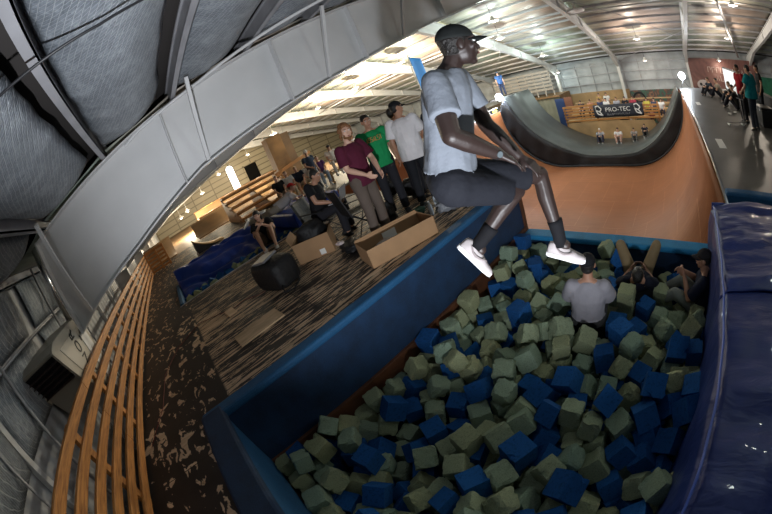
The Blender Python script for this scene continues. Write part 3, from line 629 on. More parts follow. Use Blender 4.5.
def person(label, J, loc=(0,0,0), rz=0, scale=1, skin='fair', shirt=(.5,.5,.5), pants=(.05,.05,.06), shorts=False, hair='brown', hairstyle='short', capc=None,
           shoes=(.5,.5,.5), vox=.02, lod=1, look=None, group=None, sleeve=.55, face=True, beard=None, worldj=False, socks=None, bodyscale=None, name='person', shirtlen=.10, curl=.5, shoedir=None, longsleeve=False, loose=1.1, arm=1.0):
    """one continuous body (torso, limbs, head and hands) with clothes, hair and shoes as parts"""
    T = Matrix.Translation(loc) @ Matrix.Rotation(rz, 4, 'Z') @ Matrix.Scale(scale, 4)
    P = {k: (Vector(v) if worldj else T @ Vector(v)) for k, v in J.items() if len(v) == 3}
    S = bodyscale or scale
    base = Vector((P['pelvis'].x, P['pelvis'].y, min(P['anL'].z, P['anR'].z) - .085*S))
    t = thing(name, label, 'person', tuple(base), 0, group)
    up = (P['neck']-P['pelvis']).normalized(); side = (P['shR']-P['shL']).normalized()
    hup = (P['head']-P['neck']).normalized()
    f0 = up.cross(side).normalized()                       # forward of the chest
    f = Vector(look).normalized() if look is not None else f0
    hu = (hup*.5 + Vector((0,0,1))*.7); hu = (hu - f*hu.dot(f)).normalized(); hs = f.cross(hu).normalized()
    HM = Matrix((hs, f, hu)).transposed()                  # head axes: x right, y forward, z up
    sk = SKIN[skin]; H = P['head']
    b = MB()
    hipc = (P['hipL']+P['hipR'])/2; hside = (P['hipR']-P['hipL']).normalized()
    for s, hp, sh in ((-1,'hipL','shL'),(1,'hipR','shR')):
        mid = P['pelvis'].lerp(P['chest'], .45) + side*s*.06*S
        b.cap(P[hp]+(P['pelvis']-hipc)*.5, mid, .088*S, .082*S); b.cap(mid, P['chest']+side*s*.06*S, .082*S, .092*S)
        b.cap(P['chest']+side*s*.06*S, P[sh]-side*s*.045*S-up*.01*S, .10*S, .06*S)
    b.cap(P['neck']-up*.05*S, P['neck'].lerp(H,.62), .058*S, .052*S); b.cap(P['shL']+side*.03*S, P['neck']-up*.015*S, .045*S, .052*S); b.cap(P['shR']-side*.03*S, P['neck']-up*.015*S, .045*S, .052*S)
    # skull, jaw, nose, ears
    def hp_(x, y, z): return H + HM @ Vector((x*S, y*S, z*S))
    b.ell(hp_(0,-.012,.025), (.075*S,.095*S,.09*S), HM, 16, 12); b.ell(hp_(0,.018,-.03), (.060*S,.072*S,.078*S), HM, 14, 10)
    b.cap(hp_(0,.055,-.088), hp_(0,.045,-.085), .026*S, .026*S, 8)
    if lod >= 1:
        b.cap(hp_(0,.082,.018), hp_(0,.102,-.018), .009*S, .0135*S, 8); b.cap(hp_(0,.078,.045), hp_(0,.082,.02), .012*S, .010*S, 8)
        for s in (-1,1):
            b.ell(hp_(s*.077,-.008,.0), (.011*S,.022*S,.033*S), HM, 8, 6); b.cap(hp_(s*.016,.083,.043), hp_(s*.05,.068,.042), .0095*S, .009*S, 6); b.ell(hp_(s*.043,.058,-.012), (.024*S,.02*S,.02*S), HM, 8, 6)
        b.ell(hp_(0,.083,-.048), (.025*S,.012*S,.012*S), HM, 8, 6)
    # limbs
    arms = []
    for c, s in (('L',-1),('R',1)):
        sh, el, wr = P['sh'+c], P['el'+c], P['wr'+c]
        A = S*arm; b.cap(sh, sh.lerp(el,.4), .056*A, .050*A); b.cap(sh.lerp(el,.4), el, .050*A, .041*A); b.cap(el, el.lerp(wr,.3), .041*A, .043*A); b.cap(el.lerp(wr,.3), wr, .043*A, .027*A)
        hipP, kn, an = P['hip'+c], P['kn'+c], P['an'+c]
        b.cap(hipP, hipP.lerp(kn,.5), .092*S, .075*S); b.cap(hipP.lerp(kn,.5), kn, .075*S, .054*S)
        cd = (an-kn).normalized(); bk = -(hipP-kn).normalized(); back = (kn-hipP).normalized()
        b.cap(kn, kn.lerp(an,.32)-f0*.012*S, .052*S, .056*S); b.cap(kn.lerp(an,.32)-f0*.012*S, an, .055*S, .034*S)
        # hand: palm, four unequal fingers bent at the knuckles, thumb from the side of the palm
        hd = P.get('ha'+c); hd = (hd-wr).normalized() if hd is not None else ((wr-el).normalized()*.9 + f0*.15 - Vector((0,0,1))*.1).normalized()
        inward = -side*s; pn = (inward - hd*inward.dot(hd)).normalized()         # palm normal
        if 'pn'+c in J: pn = Vector(J['pn'+c][:3]); pn = (pn - hd*pn.dot(hd)).normalized()
        wd = hd.cross(pn)*(1 if c == 'L' else -1)                                  # thumb side
        if wd.dot(f0 if abs(hd.dot(f0)) < .8 else up) < 0: wd = -wd
        if 'th'+c in J: wd = Vector(J['th'+c][:3]); wd = (wd - hd*wd.dot(hd) - pn*wd.dot(pn)).normalized()
        b.cap(wr, wr+hd*.03*S, .024*S, .025*S, 8)
        for q in (-1,-.33,.33,1): b.cap(wr+hd*.025*S+wd*q*.018*S, wr+hd*.085*S+wd*q*.031*S, .0155*S, .0125*S, 8)
        if lod >= 1 or True:
            for q, L in zip((1,.36,-.3,-.95), (.070,.080,.073,.056)):
                a0 = wr+hd*.085*S+wd*q*.031*S; L *= S; k1 = hd; k2 = (hd*(1-curl*.5)+pn*curl).normalized(); k3 = (hd*(1-curl)+pn*curl*1.6).normalized()
                a1 = a0+k1*L*.42+pn*L*.10; a2 = a1+k2*L*.34; a3 = a2+k3*L*.28; r_ = max(.0085*S, vox*.62)
                b.cap(a0, a1, r_*1.08, r_, 7); b.cap(a1, a2, r_, r_*.95, 7); b.cap(a2, a3, r_*.95, r_*.85, 7)
            t0 = wr+hd*.028*S+wd*.026*S; t1 = t0+(hd*.6+wd*.75+pn*.25)*.036*S; t2 = t1+(hd*.9+wd*.2+pn*.35).normalized()*.032*S
            b.cap(t0, t1, .0135*S, max(.0105*S,vox*.62), 7); b.cap(t1, t2, max(.0105*S,vox*.62), max(.0085*S,vox*.6), 7)
        # foot
        fd = P.get('to'+c); fd = (fd-P['an'+c]).normalized() if fd is not None else (f0*1 - Vector((0,0,.30))).normalized()
        b.cap(an, an-Vector((0,0,.03*S)) if 'to'+c not in P else an+fd*.03*S, .035*S, .036*S)
        arms.append(fd)
    bo = remesh(build('body', b, sk, t, smooth=True), vox, 2)
    # face parts
    if lod >= 1 and face:
        for s in (-1,1):
            e = build('eye', MB().ell(hp_(s*.031,.0775,.022), (.0125*S,.010*S,.0095*S), HM, 10, 8), EYEW, t, smooth=True)
            build('iris', MB().ell(hp_(s*.031,.0845,.022), (.0058*S,.004*S,.0058*S), HM, 8, 6), EYED, e, smooth=True)
            build('eyebrow', MB().cap(hp_(s*.014,.093,.043), hp_(s*.050,.077,.045), .0042*S, .003*S, 6), HAIR['black' if hair in ('black','none') else 'brown'], t, smooth=True)
        build('lips', MB().ell(hp_(0,.092,-.050), (.021*S,.0075*S,.0075*S), HM, 10, 6), LIPD if skin == 'dark' else LIP, t, smooth=True)
    # shirt: lofted torso with flat hem plus sleeves
    if shirt is not None:
        m = MB(); g = .014*S; n = 20
        fwd = f0
        def ring(c, rx, ry, ax=side, u=up):
            fy = u.cross(ax).normalized(); return [c + ax*rx*math.cos(2*PI*i/n) + fy*ry*math.sin(2*PI*i/n) for i in range(n)]
        hem = P['pelvis'] - (up*shirtlen*S if not J.get('seated') else up*(shirtlen-.10+.03)*S); q = S*loose
        hx = hside if abs(hside.dot(up)) < .7 else side
        R = [ring(hem, (.180 if J.get('seated') else .172)*q, (.150 if J.get('seated') else .140)*q, hx), ring(P['pelvis']+up*.04*S, .170*q, .138*q), ring(P['pelvis'].lerp(P['chest'],.4), .166*q, .130*q), ring(P['pelvis'].lerp(P['chest'],.75), .172*q, .130*q),
             ring(P['chest'], .188*q, .128*q), ring(P['chest'].lerp(P['neck'],.45), .188*q, .112*q), ring(P['chest'].lerp(P['neck'],.78), .122*q, .086*q), ring(P['neck']-up*.005*S, .072*S, .066*S)]
        for i_, r__ in enumerate(R[:5]):
            cc_ = sum(r__, Vector())/len(r__)
            for j_, v_ in enumerate(r__): r__[j_] = v_ + (v_-cc_)*(.07*noise.noise(Vector((j_*.9+i_*.35, i_*.8, S*3+P['pelvis'].x))) + .03*math.sin(j_*1.9+i_*1.3))
        m.rings(R); cc1 = P['chest'].lerp(P['neck'],.15); m.cap(cc1-side*.075*S, cc1+side*.075*S, .112*q, n=16)
        for c, s in (('L',-1),('R',1)):
            sh, el, wr = P['sh'+c], P['el'+c], P['wr'+c]
            m.cap(P['chest'].lerp(P['neck'],.6)+side*s*.06*S, sh-side*s*.012*S, .072*S, .066*S)
            if longsleeve: m.cap(sh, el, .066*S, .054*S); m.cyl(el, el.lerp(wr,.93), .054*S, .040*S, 14); m.cap(el, el.lerp(wr,.1), .054*S)
            else: m.cap(sh, sh.lerp(el,.25), .070*q, .068*q, 14); m.cyl(sh, sh.lerp(el,sleeve), .070*q, .080*q, 16)
        remesh(build('shirt', m, F(shirt), t, smooth=True), max(vox*.9,.009), 3)
    # trousers or shorts
    if pants is not None:
        m = MB(); n = 18
        m.cap(P['hipL']+(P['pelvis']-hipc)*.3, P['hipL'].lerp(P['knL'],.25), .118*S, .102*S, 14); m.cap(P['hipR']+(P['pelvis']-hipc)*.3, P['hipR'].lerp(P['knR'],.25), .118*S, .102*S, 14)
        m.cap(P['hipL'], P['pelvis']+side*-.05*S, .115*S, .118*S, 14); m.cap(P['hipR'], P['pelvis']+side*.05*S, .115*S, .118*S, 14); m.cap(P['hipL'], P['hipR'], .11*S, .11*S, 14)
        for c in 'LR':
            hp2, kn, an = P['hip'+c], P['kn'+c], P['an'+c]
            if shorts: m.cyl(hp2, hp2.lerp(kn,.90 if shorts is True else shorts), .110*S, .092*S, 18)
            else:
                m.cap(hp2, kn, .105*S, .076*S, 14); m.cap(kn, kn.lerp(an,.5), .075*S, .070*S, 14); m.cyl(kn.lerp(an,.4), kn.lerp(an,.99), .071*S, .070*S, 16)
        remesh(build('shorts' if shorts else 'trousers', m, F(pants), t, smooth=True), max(vox*.9,.009), 3)
    # shoes
    sm = shoes if not isinstance(shoes, tuple) else F(shoes)
    for c, fd in zip('LR', arms):
        an = P['an'+c]; kn = P['kn'+c]; sd = fd.cross((kn-an).normalized()); sd = sd.normalized(); u2 = sd.cross(fd).normalized()
        if u2.dot(kn-an) < 0: u2 = -u2
        hz = .085*S
        def sp(y, z, x=0): return an + fd*y*S + u2*z*S + sd*x*S
        # sections along the foot: y, half width, top height above sole, centre shift
        secs = [(-.085,.022,.060),(-.075,.034,.088),(-.04,.039,.098),(.0,.040,.092),(.045,.043,.078),(.09,.048,.060),(.13,.047,.048),(.165,.038,.040),(.182,.020,.030)]
        R = []
        for y, hw, tp in secs:
            R.append([sp(y, -.085+.018+ (tp-.018)*max(0,math.sin(a))**.8 if math.sin(a) > 0 else -.085+.018+.0*1, hw*math.copysign(abs(math.cos(a))**.8, math.cos(a))) for a in [2*PI*i/14 for i in range(14)]])
        so = build('shoe', MB().rings(R), sm, t, smooth=True)
        if lod >= 1:
            R = [[sp(y, z, x*hw*1.06) for x, z in ((-1,-.087),(1,-.087),(1,-.062),(-1,-.062))] for y, hw, tp in [(secs[0][0]-.004,secs[0][1],0)]+secs[1:-1]+[(secs[-1][0]+.004,secs[-1][1],0)]]
            build('sole', MB().rings(R), M['white'] if not isinstance(shoes, tuple) or sum(shoes) > .9 else F((.08,.08,.08)), so)
        if socks is not None:
            build('sock', MB().tube([an-u2*.01*S, an.lerp(kn,.14), an.lerp(kn,.30), an.lerp(kn,.36)], [.043*S,.044*S,.050*S,.052*S], 16), F(socks), t, smooth=True)
    # hair
    if hair != 'none':
        hm = HAIR[hair]; m = MB(); dz = 0
        if hairstyle == 'short': m.ell(hp_(0,-.020,.036), (.080*S,.096*S,.088*S), HM, 18, 12); m.ell(hp_(0,-.045,-.01), (.070*S,.062*S,.06*S), HM, 12, 8)
        elif hairstyle == 'long':
            m.ell(hp_(0,-.022,.034), (.086*S,.10*S,.092*S), HM, 18, 12); m.cap(hp_(0,-.06,0), hp_(0,-.07,-.12), .075*S, .05*S)
            for s in (-1,1): m.cap(hp_(s*.062,-.03,.0), hp_(s*.06,-.035,-.12), .032*S, .028*S)
        elif hairstyle in ('curly','afro'):
            rnd = random.Random(5)
            for i in range(70):
                a = rnd.uniform(0, 2*PI); e = rnd.uniform(-.75, 1.45); v = Vector((math.cos(a)*math.cos(e)*.084, math.sin(a)*math.cos(e)*.098-.02, math.sin(e)*.095+.03))
                if v.y > .052 and v.z < .065: continue
                r_ = rnd.uniform(.018,.028)
                if hairstyle == 'curly' and v.z < .0 and v.y < .03: v.x *= 1.15; v.z -= rnd.random()*.05
                m.ell(hp_(*v), r_*S, None, 7, 5)
            m.ell(hp_(0,-.02,.03), (.08*S,.095*S,.09*S), HM, 14, 10)
        ho = build('hair', m, hm, t, smooth=True)
        if vox < .03: remesh(ho, max(.008, vox*.7), 1)
    if beard:
        remesh(build('beard', MB().cap(hp_(-.045,.035,-.06), hp_(0,.078,-.085), .022*S, .022*S).cap(hp_(.045,.035,-.06), hp_(0,.078,-.085), .022*S, .022*S).cap(hp_(0,.083,-.08), hp_(0,.07,-.105), .02*S, .02*S), HAIR[beard], t, smooth=True), .006, 1)
    if capc is not None:
        cm = F(capc); m = MB()
        m.ell(hp_(0,-.014,.040), (.087*S,.105*S,.088*S), HM, 22, 10, z0=0.0)
        co_ = build('cap', m, cm, t, smooth=True)
        R = []
        for i in range(13):
            a = math.radians(-62+124*i/12) if lod < 2 else math.radians(-58+116*i/12); x = math.sin(a)*.074; y0 = -.014+.102*math.cos(a)*.98; L = .078*math.cos(a*1.15)**.5
            dz = -.030*(x/.074)**2
            R.append([hp_(x, y0-.01, .046+dz), hp_(x*.98, y0+L*.5, .046+dz), hp_(x*.92, y0+L, .038+dz), hp_(x*.92, y0+L, .033+dz), hp_(x*.98, y0+L*.5, .040+dz), hp_(x, y0-.01, .040+dz)])
        build('brim', MB().rings(R), cm, co_, smooth=True)
        build('button', MB().ell(hp_(0,-.014,.128), (.008*S,.008*S,.005*S), HM, 8, 5), cm, co_, smooth=True)
    return t, P, HM, hp_

def pose(base, **kw):
    d = dict(base); d.update(kw); return d
def lean(d, dy=0, dx=0, z0=.9):          # tilt the upper body
    out = dict(d)
    for k in ('chest','neck','head','shL','shR','elL','elR','wrL','wrR'):
        v = Vector(d[k]); t = (v.z-z0)/.7; out[k] = (v.x+dx*t, v.y+dy*t, v.z)
    return out

# --- the jumper, seated in mid air above the foam
JJ = {}
for l_ in """head -.912 1.412 1.868
neck -0.978 1.353 1.779
chest -1.033 1.315 1.614
pelvis -1.085 1.215 1.262
shR -0.963 1.190 1.714
shL -1.053 1.510 1.714
elR -.895 1.085 1.475
wrR -.815 1.275 1.325
haR -.745 1.365 1.235
elL -1.0 1.53 1.43
wrL -.855 1.53 1.235
haL -.755 1.525 1.165
hipR -1.035 1.155 1.225
hipL -1.085 1.300 1.215
knR -.918 1.520 1.050
knL -.825 1.665 1.085
anR -1.128 1.300 .805
anL -.755 1.635 .66
toR -.985 1.340 .60
toL -.52 1.70 .585""".split('\n'):
    a_ = l_.split(); JJ[a_[0]] = tuple(float(q) for q in a_[1:])
JJ['seated'] = (1,); JJ['pnR'] = (-.1,.2,-1.0); JJ['pnL'] = (-.1,.1,-1.0); JJ['thR'] = (-.6,.7,.1); JJ['thL'] = (-.5,-.6,.1)
ta = thing  # alias kept short
t, P, HM, hp_ = person('person in a grey T-shirt, black cap and black shorts leaping into the foam pit', JJ, worldj=True, bodyscale=.93, skin='dark', shirt=(.19,.21,.245), pants=(.012,.013,.018), shorts=.80,
    hair='black', hairstyle='short', capc=(.012,.014,.014), shoes=(.42,.38,.38), socks=(.008,.008,.010), vox=.0065, lod=2, look=(.66,.75,-.12), sleeve=.66, shirtlen=.03, curl=.35, arm=1.18, loose=1.0)
wv = (P['wrR']-P['elR']).normalized(); wc = P['wrR']-wv*.015
build('watch', MB().cyl(wc-wv*.011, wc+wv*.011, .030, n=16), M['black'], t, smooth=True)
cdir = (Vector((0,0,1.65))-wc); cdir = (cdir-wv*cdir.dot(wv)).normalized()
build('watch_face', MB().cyl(wc+cdir*.026, wc+cdir*.034, .015, n=16), mat('watch_glass', (.10,.12,.13), .3), t)
# curved marks on the outer sides of the shoes
for c, s in (('R',1),('L',1)):
    an = P['an'+c]; fd = (P['to'+c]-an).normalized(); kn = P['kn'+c]; sd = fd.cross((kn-an).normalized()).normalized(); u2 = sd.cross(fd).normalized()
    if u2.dot(kn-an) < 0: u2 = -u2
    if sd.dot(Vector((0,0,1.65))-an) < 0: sd = -sd
    pts = [an+fd*y*.93+u2*z*.93+sd*(.0445*.93) for y, z in ((-.03,-.012),(.0,-.035),(.03,-.042),(.06,-.036),(.10,-.018))]
    build('curved_mark', MB().tube(pts, [.002,.006,.008,.006,.002], 6), mat('shoe_mark', (.22,.18,.18), .5), t)

def D(x, y): return math.atan2(-x, y)
# group on the platform
person('curly-haired bearded person in a maroon T-shirt and brown trousers standing on the platform', pose(lean(STAND, .03), elR=(.22,.05,1.15), wrR=(.16,.28,1.02), elL=(-.22,.12,1.16), wrL=(-.06,.32,.98)), (-3.80,2.52,0), D(1,.15), 1.0, 'fair', (.085,.012,.030), (.11,.085,.07), False, 'curly', 'curly', None, (.05,.05,.05), .012, 1, look=(.95,-.25,-.05), beard='curly', sleeve=.8)
g, Pg, HMg, hpg = person('dark-haired person in a bright green T-shirt behind the one in maroon', pose(STAND, elR=(.28,.02,1.14), wrR=(.30,.14,.93)), (-4.30,3.34,0), D(.75,-.45), 1.02, 'tan', (.012,.26,.085), (.02,.02,.025), False, 'black', 'short', None, (.05,.05,.05), .012, 1, look=(.85,-.3,-.15), sleeve=.75)
gf = Vector((.857,-.514,0)); gr = Vector((-.514,-.857,0))
strokes('chest_print', 7, .26, .07, frame_matrix(Pg['chest']+gf*.168+Vector((0,0,.05)), gr*-1, (0,0,1)), mat('gold_print', (.45,.25,.06), .6), g, 3, .008)
person('person in a black top half hidden between the green shirt and the grey shirt', STAND, (-4.42,4.02,0), D(.2,1), 1.0, 'tan', (.012,.012,.014), (.015,.015,.02), False, 'black', 'short', None, (.03,.03,.03), .016, 1, face=False, longsleeve=True)
person('person in a light grey T-shirt and black cap seen from behind', pose(STAND, elR=(.26,.06,1.14), wrR=(.14,.26,1.04)), (-3.92,3.70,0), D(-.5,.85), 1.04, 'tan', (.72,.69,.70), (.015,.016,.02), False, 'black', 'short', (.012,.012,.014), (.03,.03,.03), .012, 1, look=(.35,.9,-.1), sleeve=.8, shirtlen=.16, loose=1.2)
person('person in a navy T-shirt and black cap standing right behind the jumper', STAND, (-3.50,3.98,0), D(.2,1), 1.0, 'tan', (.018,.026,.045), (.015,.016,.02), False, 'brown', 'short', (.012,.012,.014), (.03,.03,.03), .013, 1, look=(.3,.9,-.1), sleeve=.8)
# camp chairs
def camp_chair(label, loc, rz, group=None):
    t = thing('camp_chair', label, 'chair', loc, rz, group); T = WM[t]
    def q(*p): return T @ Vector(p)
    def seatg(u, v): return q(-.24+.48*u, -.2+.42*v, .40-.04*math.sin(PI*u)-.02*v*0)
    build('seat', MB().grid(seatg, 8, 8), fab, t, smooth=True, thick=.01)
    build('backrest', MB().grid(lambda u, v: q(-.26+.52*u, -.22-.10*v-.03*math.sin(PI*u), .40+.45*v), 8, 8), fab, t, smooth=True, thick=.01)
    for a, b in (((-.27,-.24,.01),(.25,.24,.40)),((.27,-.24,.01),(-.25,.24,.40)),((-.27,.24,.01),(.26,-.22,.42)),((.27,.24,.01),(-.26,-.22,.42)),((-.27,.24,.01),(-.27,-.22,.40)),((.27,.24,.01),(.27,-.22,.40))):
        build('leg', MB().cyl(q(*a), q(*b), .009), M['black'], t)
    for s in (-1,1):
        build('back_post', MB().cyl(q(s*.27,-.22,.36), q(s*.27,-.33,.88), .010), M['black'], t); build('armrest', MB().beam(q(s*.28,-.24,.62), q(s*.28,.2,.58), .06, .012), fab, t)
    return t
camp_chair('black folding camp chair under the seated person with the laptop', (-5.22,2.40,0), D(.7,.55))
cc = camp_chair('empty black folding camp chair with a white emblem on its back, behind the maroon shirt', (-4.55,2.72,0), D(.2,1))
build('emblem', MB().obox(WM[cc] @ Vector((.02,-.285,.66)), (.16,.006,.03), (.3,.25,0)), M['white'], cc)
person('person in a black T-shirt sitting in a camp chair working on a laptop', pose(SIT, pelvis=(0,0,.50), chest=(0,.07,.82), neck=(0,.12,1.01), head=(0,.20,1.14), hipL=(-.09,0,.47), hipR=(.09,0,.47), wrL=(-.10,.38,.62), wrR=(.10,.38,.62), seated=(1,)), (-5.22,2.40,.0), D(.7,.55), 1.0, 'tan', (.010,.010,.012), (.02,.02,.025), False, 'black', 'short', None, (.03,.03,.03), .014, 1, look=(.75,.5,-.35))
lp = thing('laptop', 'open laptop on the knees of the seated person in black', 'laptop', (-4.92,2.64,.60), D(.7,.55)); T_ = WM[lp]
build('keyboard_base', MB().add([T_ @ Vector(p_) for p_ in [(-.16,-.11,0),(.16,-.11,0),(.16,.11,0),(-.16,.11,0),(-.16,-.11,.016),(.16,-.11,.016),(.16,.11,.016),(-.16,.11,.016)]], [(0,3,2,1),(4,5,6,7),(0,1,5,4),(1,2,6,5),(2,3,7,6),(3,0,4,7)]), M['purlin'], lp)
build('lid', MB().beam(T_ @ Vector((0,.115,.016)), T_ @ Vector((0,.19,.22)), .32, .008, T_.to_3x3() @ Vector((0,1,0))), M['purlin'], lp)
# clutter between the standing people and the pit
cl = [('backpack','dark grey crumpled backpack on the platform behind the long box','bag',(-4.35,3.05,0),(.19,.15,.16),fab),
      ('plastic_bag','shiny grey plastic bag on the platform right of the white-shirted person\'s feet','bag',(-3.35,3.45,0),(.16,.13,.09),mat('shiny_plastic',(.20,.21,.23),.25,0,1,25)),
      ('plastic_bag','black rubbish bag beside the feet of the navy shirt','bag',(-3.15,3.95,0),(.20,.15,.12),mat('black_plastic_bag',(.02,.02,.022),.25,0,1,20)),
      ('towel','dark green crumpled towel by the black camp chair','towel',(-3.85,3.28,0),(.18,.12,.05),F((.01,.06,.035))),
      ('jacket','black jacket heaped on the platform left of the long box','jacket',(-4.25,2.2,0),(.24,.16,.05),fab),
      ('snack_bag','small pale crumpled snack bag on the jacket','bag',(-4.42,2.12,.09),(.07,.05,.025),mat('foil_bag',(.6,.5,.5),.3,0,1,40))]
cl += [('duffel_bag','long black duffel bag at the far edge of the platform behind the green shirt','bag',(-4.75,4.30,0),(.34,.17,.17),fab),
       ('duffel_bag','black duffel bag at the far edge of the platform beside the navy shirt','bag',(-3.05,4.30,0),(.20,.15,.15),fab),
       ('backpack','black backpack slumped at the far edge of the platform behind the laptop','bag',(-5.55,4.25,0),(.26,.17,.21),fab),
       ('jacket','dark jacket dropped by the grey-shirted person\'s feet','jacket',(-3.75,4.35,0),(.22,.14,.08),fab)]
for i, (n_, l_, c_, p_, r_, m_) in enumerate(cl): lump(n_, l_, c_, p_, r_, m_, i*3+1, i*.7, .22, 4)
for i, (x, y, l_) in enumerate([(-3.55,3.3,'clear water bottle standing left of the shiny plastic bag'),(-3.05,3.55,'clear water bottle lying nearest the foam pit corner'),(-5.6,3.9,'clear bottle standing on the far end of the platform'),(-3.7,3.6,'small bottle with a white cap behind the towel')]):
    t = thing('water_bottle', l_, 'bottle', (x,y,.002)); gl = mat('clear_plastic_%d' % i, (.45,.5,.55), .1)
    if i == 1: build('bottle_body', MB().cyl((x,y,.035),(x+.1,y+.16,.035),.033,.033,14), gl, t, smooth=True); build('bottle_cap', MB().cyl((x+.1,y+.16,.035),(x+.118,y+.19,.035),.013), M['white'], t)
    else: build('bottle_body', MB().lathe([(.03,0),(.034,.02),(.034,.15),(.014,.19),(.014,.2)], (x,y,.002), 14), gl, t, smooth=True); build('bottle_cap', MB().cyl((x,y,.2),(x,y,.225),.016), M['white'], t)

# people in the foam
K1 = pose(GROUND, seated=(1,), chest=(0,.0,.40), neck=(0,.03,.58), head=(0,.07,.72), shL=(-.17,.0,.52), shR=(.17,.0,.52), elL=(-.24,.10,.30), elR=(.24,.10,.30), wrL=(-.14,.30,.26), wrR=(.14,.30,.26), knL=(-.16,.38,.26), knR=(.16,.38,.26), anL=(-.14,.66,.02), anR=(.14,.66,.02))
person('person in a grey T-shirt and black cap sitting in the foam, back turned', K1, (-1.0,2.74,-1.03), D(-.2,1), 1.06, 'tan', (.30,.29,.32), (.05,.05,.05), False, 'black', 'short', (.010,.010,.012), (.1,.1,.1), .011, 1, look=(-.25,1,-.1), face=False, sleeve=.8, shirtlen=.02)
K2 = dict(pelvis=(0,.42,.0), chest=(0,.12,.16), neck=(0,-.03,.30), head=(0,-.10,.40), shL=(-.16,-.01,.24), shR=(.16,-.01,.24), elL=(-.26,.12,.10), elR=(.26,.12,.10), wrL=(-.12,.30,.20), wrR=(.12,.30,.20),
          hipL=(-.09,.44,.0), hipR=(.09,.44,.0), knL=(-.27,.55,.42), knR=(.27,.55,.42), anL=(-.20,.78,.05), anR=(.20,.78,.05), seated=(1,))
person('person in khaki trousers lying back in the foam cubes with both knees up', K2, (-.55,3.50,-1.12), D(-.15,1), 1.0, 'tan', (.015,.017,.030), (.27,.20,.11), False, 'black', 'short', None, (.1,.1,.1), .011, 1, look=(-.1,1,.35), face=False, sleeve=.8)
K3 = pose(K1, wrL=(-.06,.30,.46), wrR=(.02,.34,.48), elL=(-.2,.16,.28), elR=(.2,.14,.3))
person('person in navy and a cap sitting in the foam by the crash mat, hands raised', K3, (.40,3.50,-1.20), D(-.9,.25), 1.0, 'tan', (.014,.018,.04), (.20,.22,.20), False, 'black', 'short', (.02,.018,.02), (.1,.1,.1), .011, 1, look=(-1,.1,-.1), sleeve=.8)

# people by the small pit
person('long-haired person in black and shorts sitting at the lip of the small blue pit', pose(GROUND, seated=(1,), wrL=(-.03,.32,.55), wrR=(.03,.32,.55)), (-7.42,1.95,.0), D(1,-.35), 1.0, 'fair', (.012,.012,.014), (.16,.12,.09), True, 'black', 'long', None, (.6,.6,.6), .015, 1, look=(.8,-.5,-.25))
PR = dict(pelvis=(0,0,.12), chest=(0,.33,.22), neck=(0,.50,.34), head=(0,.58,.46), shL=(-.19,.46,.28), shR=(.19,.46,.28), elL=(-.24,.62,.06), elR=(.24,.62,.06), wrL=(-.05,.78,.10), wrR=(.05,.78,.10),
          hipL=(-.09,-.02,.12), hipR=(.09,-.02,.12), knL=(-.13,-.45,.08), knR=(.13,-.45,.08), anL=(-.13,-.88,.10), anR=(.13,-.88,.10), toL=(-.13,-1.02,.0), toR=(.13,-1.02,.0), seated=(1,))
person('person with a red cap and grey shirt lying on the thick blue mat', PR, (-8.25,2.75,.42), D(.35,1), .95, 'fair', (.38,.36,.36), (.25,.22,.18), False, 'brown', 'short', (.45,.02,.02), (.5,.5,.5), .015, 1, look=(.5,.8,0))

# spectators on the bench of the far left deck
bench = thing('wooden_bench', 'long wooden bench under the spectators on the far left deck', 'bench', (-12.75,6.2,-.3))
for i in range(3): build('seat_plank', MB().box((-13.0+i*.17,4.4,.24),(-12.85+i*.17,8.4,.28)), M['ply'], bench)
for y in (4.6,5.8,7.0,8.2): build('leg', MB().box((-13.0,y,-.3),(-12.55,y+.05,.24)), M['ply'], bench)
sp = [(4.66,'fair',(.012,.012,.014),(.20,.16,.12),'brown','short',None,'spectator in a black T-shirt sitting at the left end of the bench'),
      (5.12,'fair',(.55,.58,.60),(.42,.36,.27),'brown','short',None,'spectator in a pale grey T-shirt and khaki trousers, second from the left on the bench'),
      (5.62,'fair',(.02,.03,.055),(.45,.40,.33),'fair','short',None,'fair-haired spectator in a navy T-shirt, third on the bench'),
      (6.12,'fair',(.55,.52,.50),(.5,.48,.45),'white','short',None,'spectator in pale clothes on the bench, just behind the one standing'),
      (6.70,'fair',(.09,.035,.13),(.25,.32,.42),'brown','short',None,'spectator in a purple T-shirt and light jeans on the bench'),
      (7.45,'fair',(.75,.75,.75),(.6,.6,.6),'brown','short',(.03,.03,.04),'spectator in white with a dark cap at the right end of the bench')]
for i, (y, sk, sh, pa, ha, hs, cp, lb) in enumerate(sp):
    person(lb, pose(SIT, seated=(1,)), (-12.75,y,-.20 if i < 5 else .02), D(1,-.15-.1*(i%3)), 1.0, sk, sh, pa, i in (0,2), ha, hs, cp, (.6,.6,.6), .022, 1, look=(1,-.3,-.1), group=None)
person('person in a navy T-shirt and pale cap standing in front of the bench', pose(STAND, wrR=(.16,.22,1.05), elR=(.24,.03,1.15)), (-12.15,6.05,-.3), D(.9,.1), 1.07, 'fair', (.03,.045,.08), (.5,.5,.5), False, 'white', 'short', (.6,.62,.62), (.5,.5,.5), .022, 1, look=(1,-.3,-.1))
person('person in white standing at the rail beyond the bench', STAND, (-12.6,8.7,-.3), D(.9,.3), .98, 'fair', (.75,.74,.73), (.55,.56,.6), False, 'brown', 'short', None, (.5,.5,.5), .025, 1, look=(1,0,-.1))

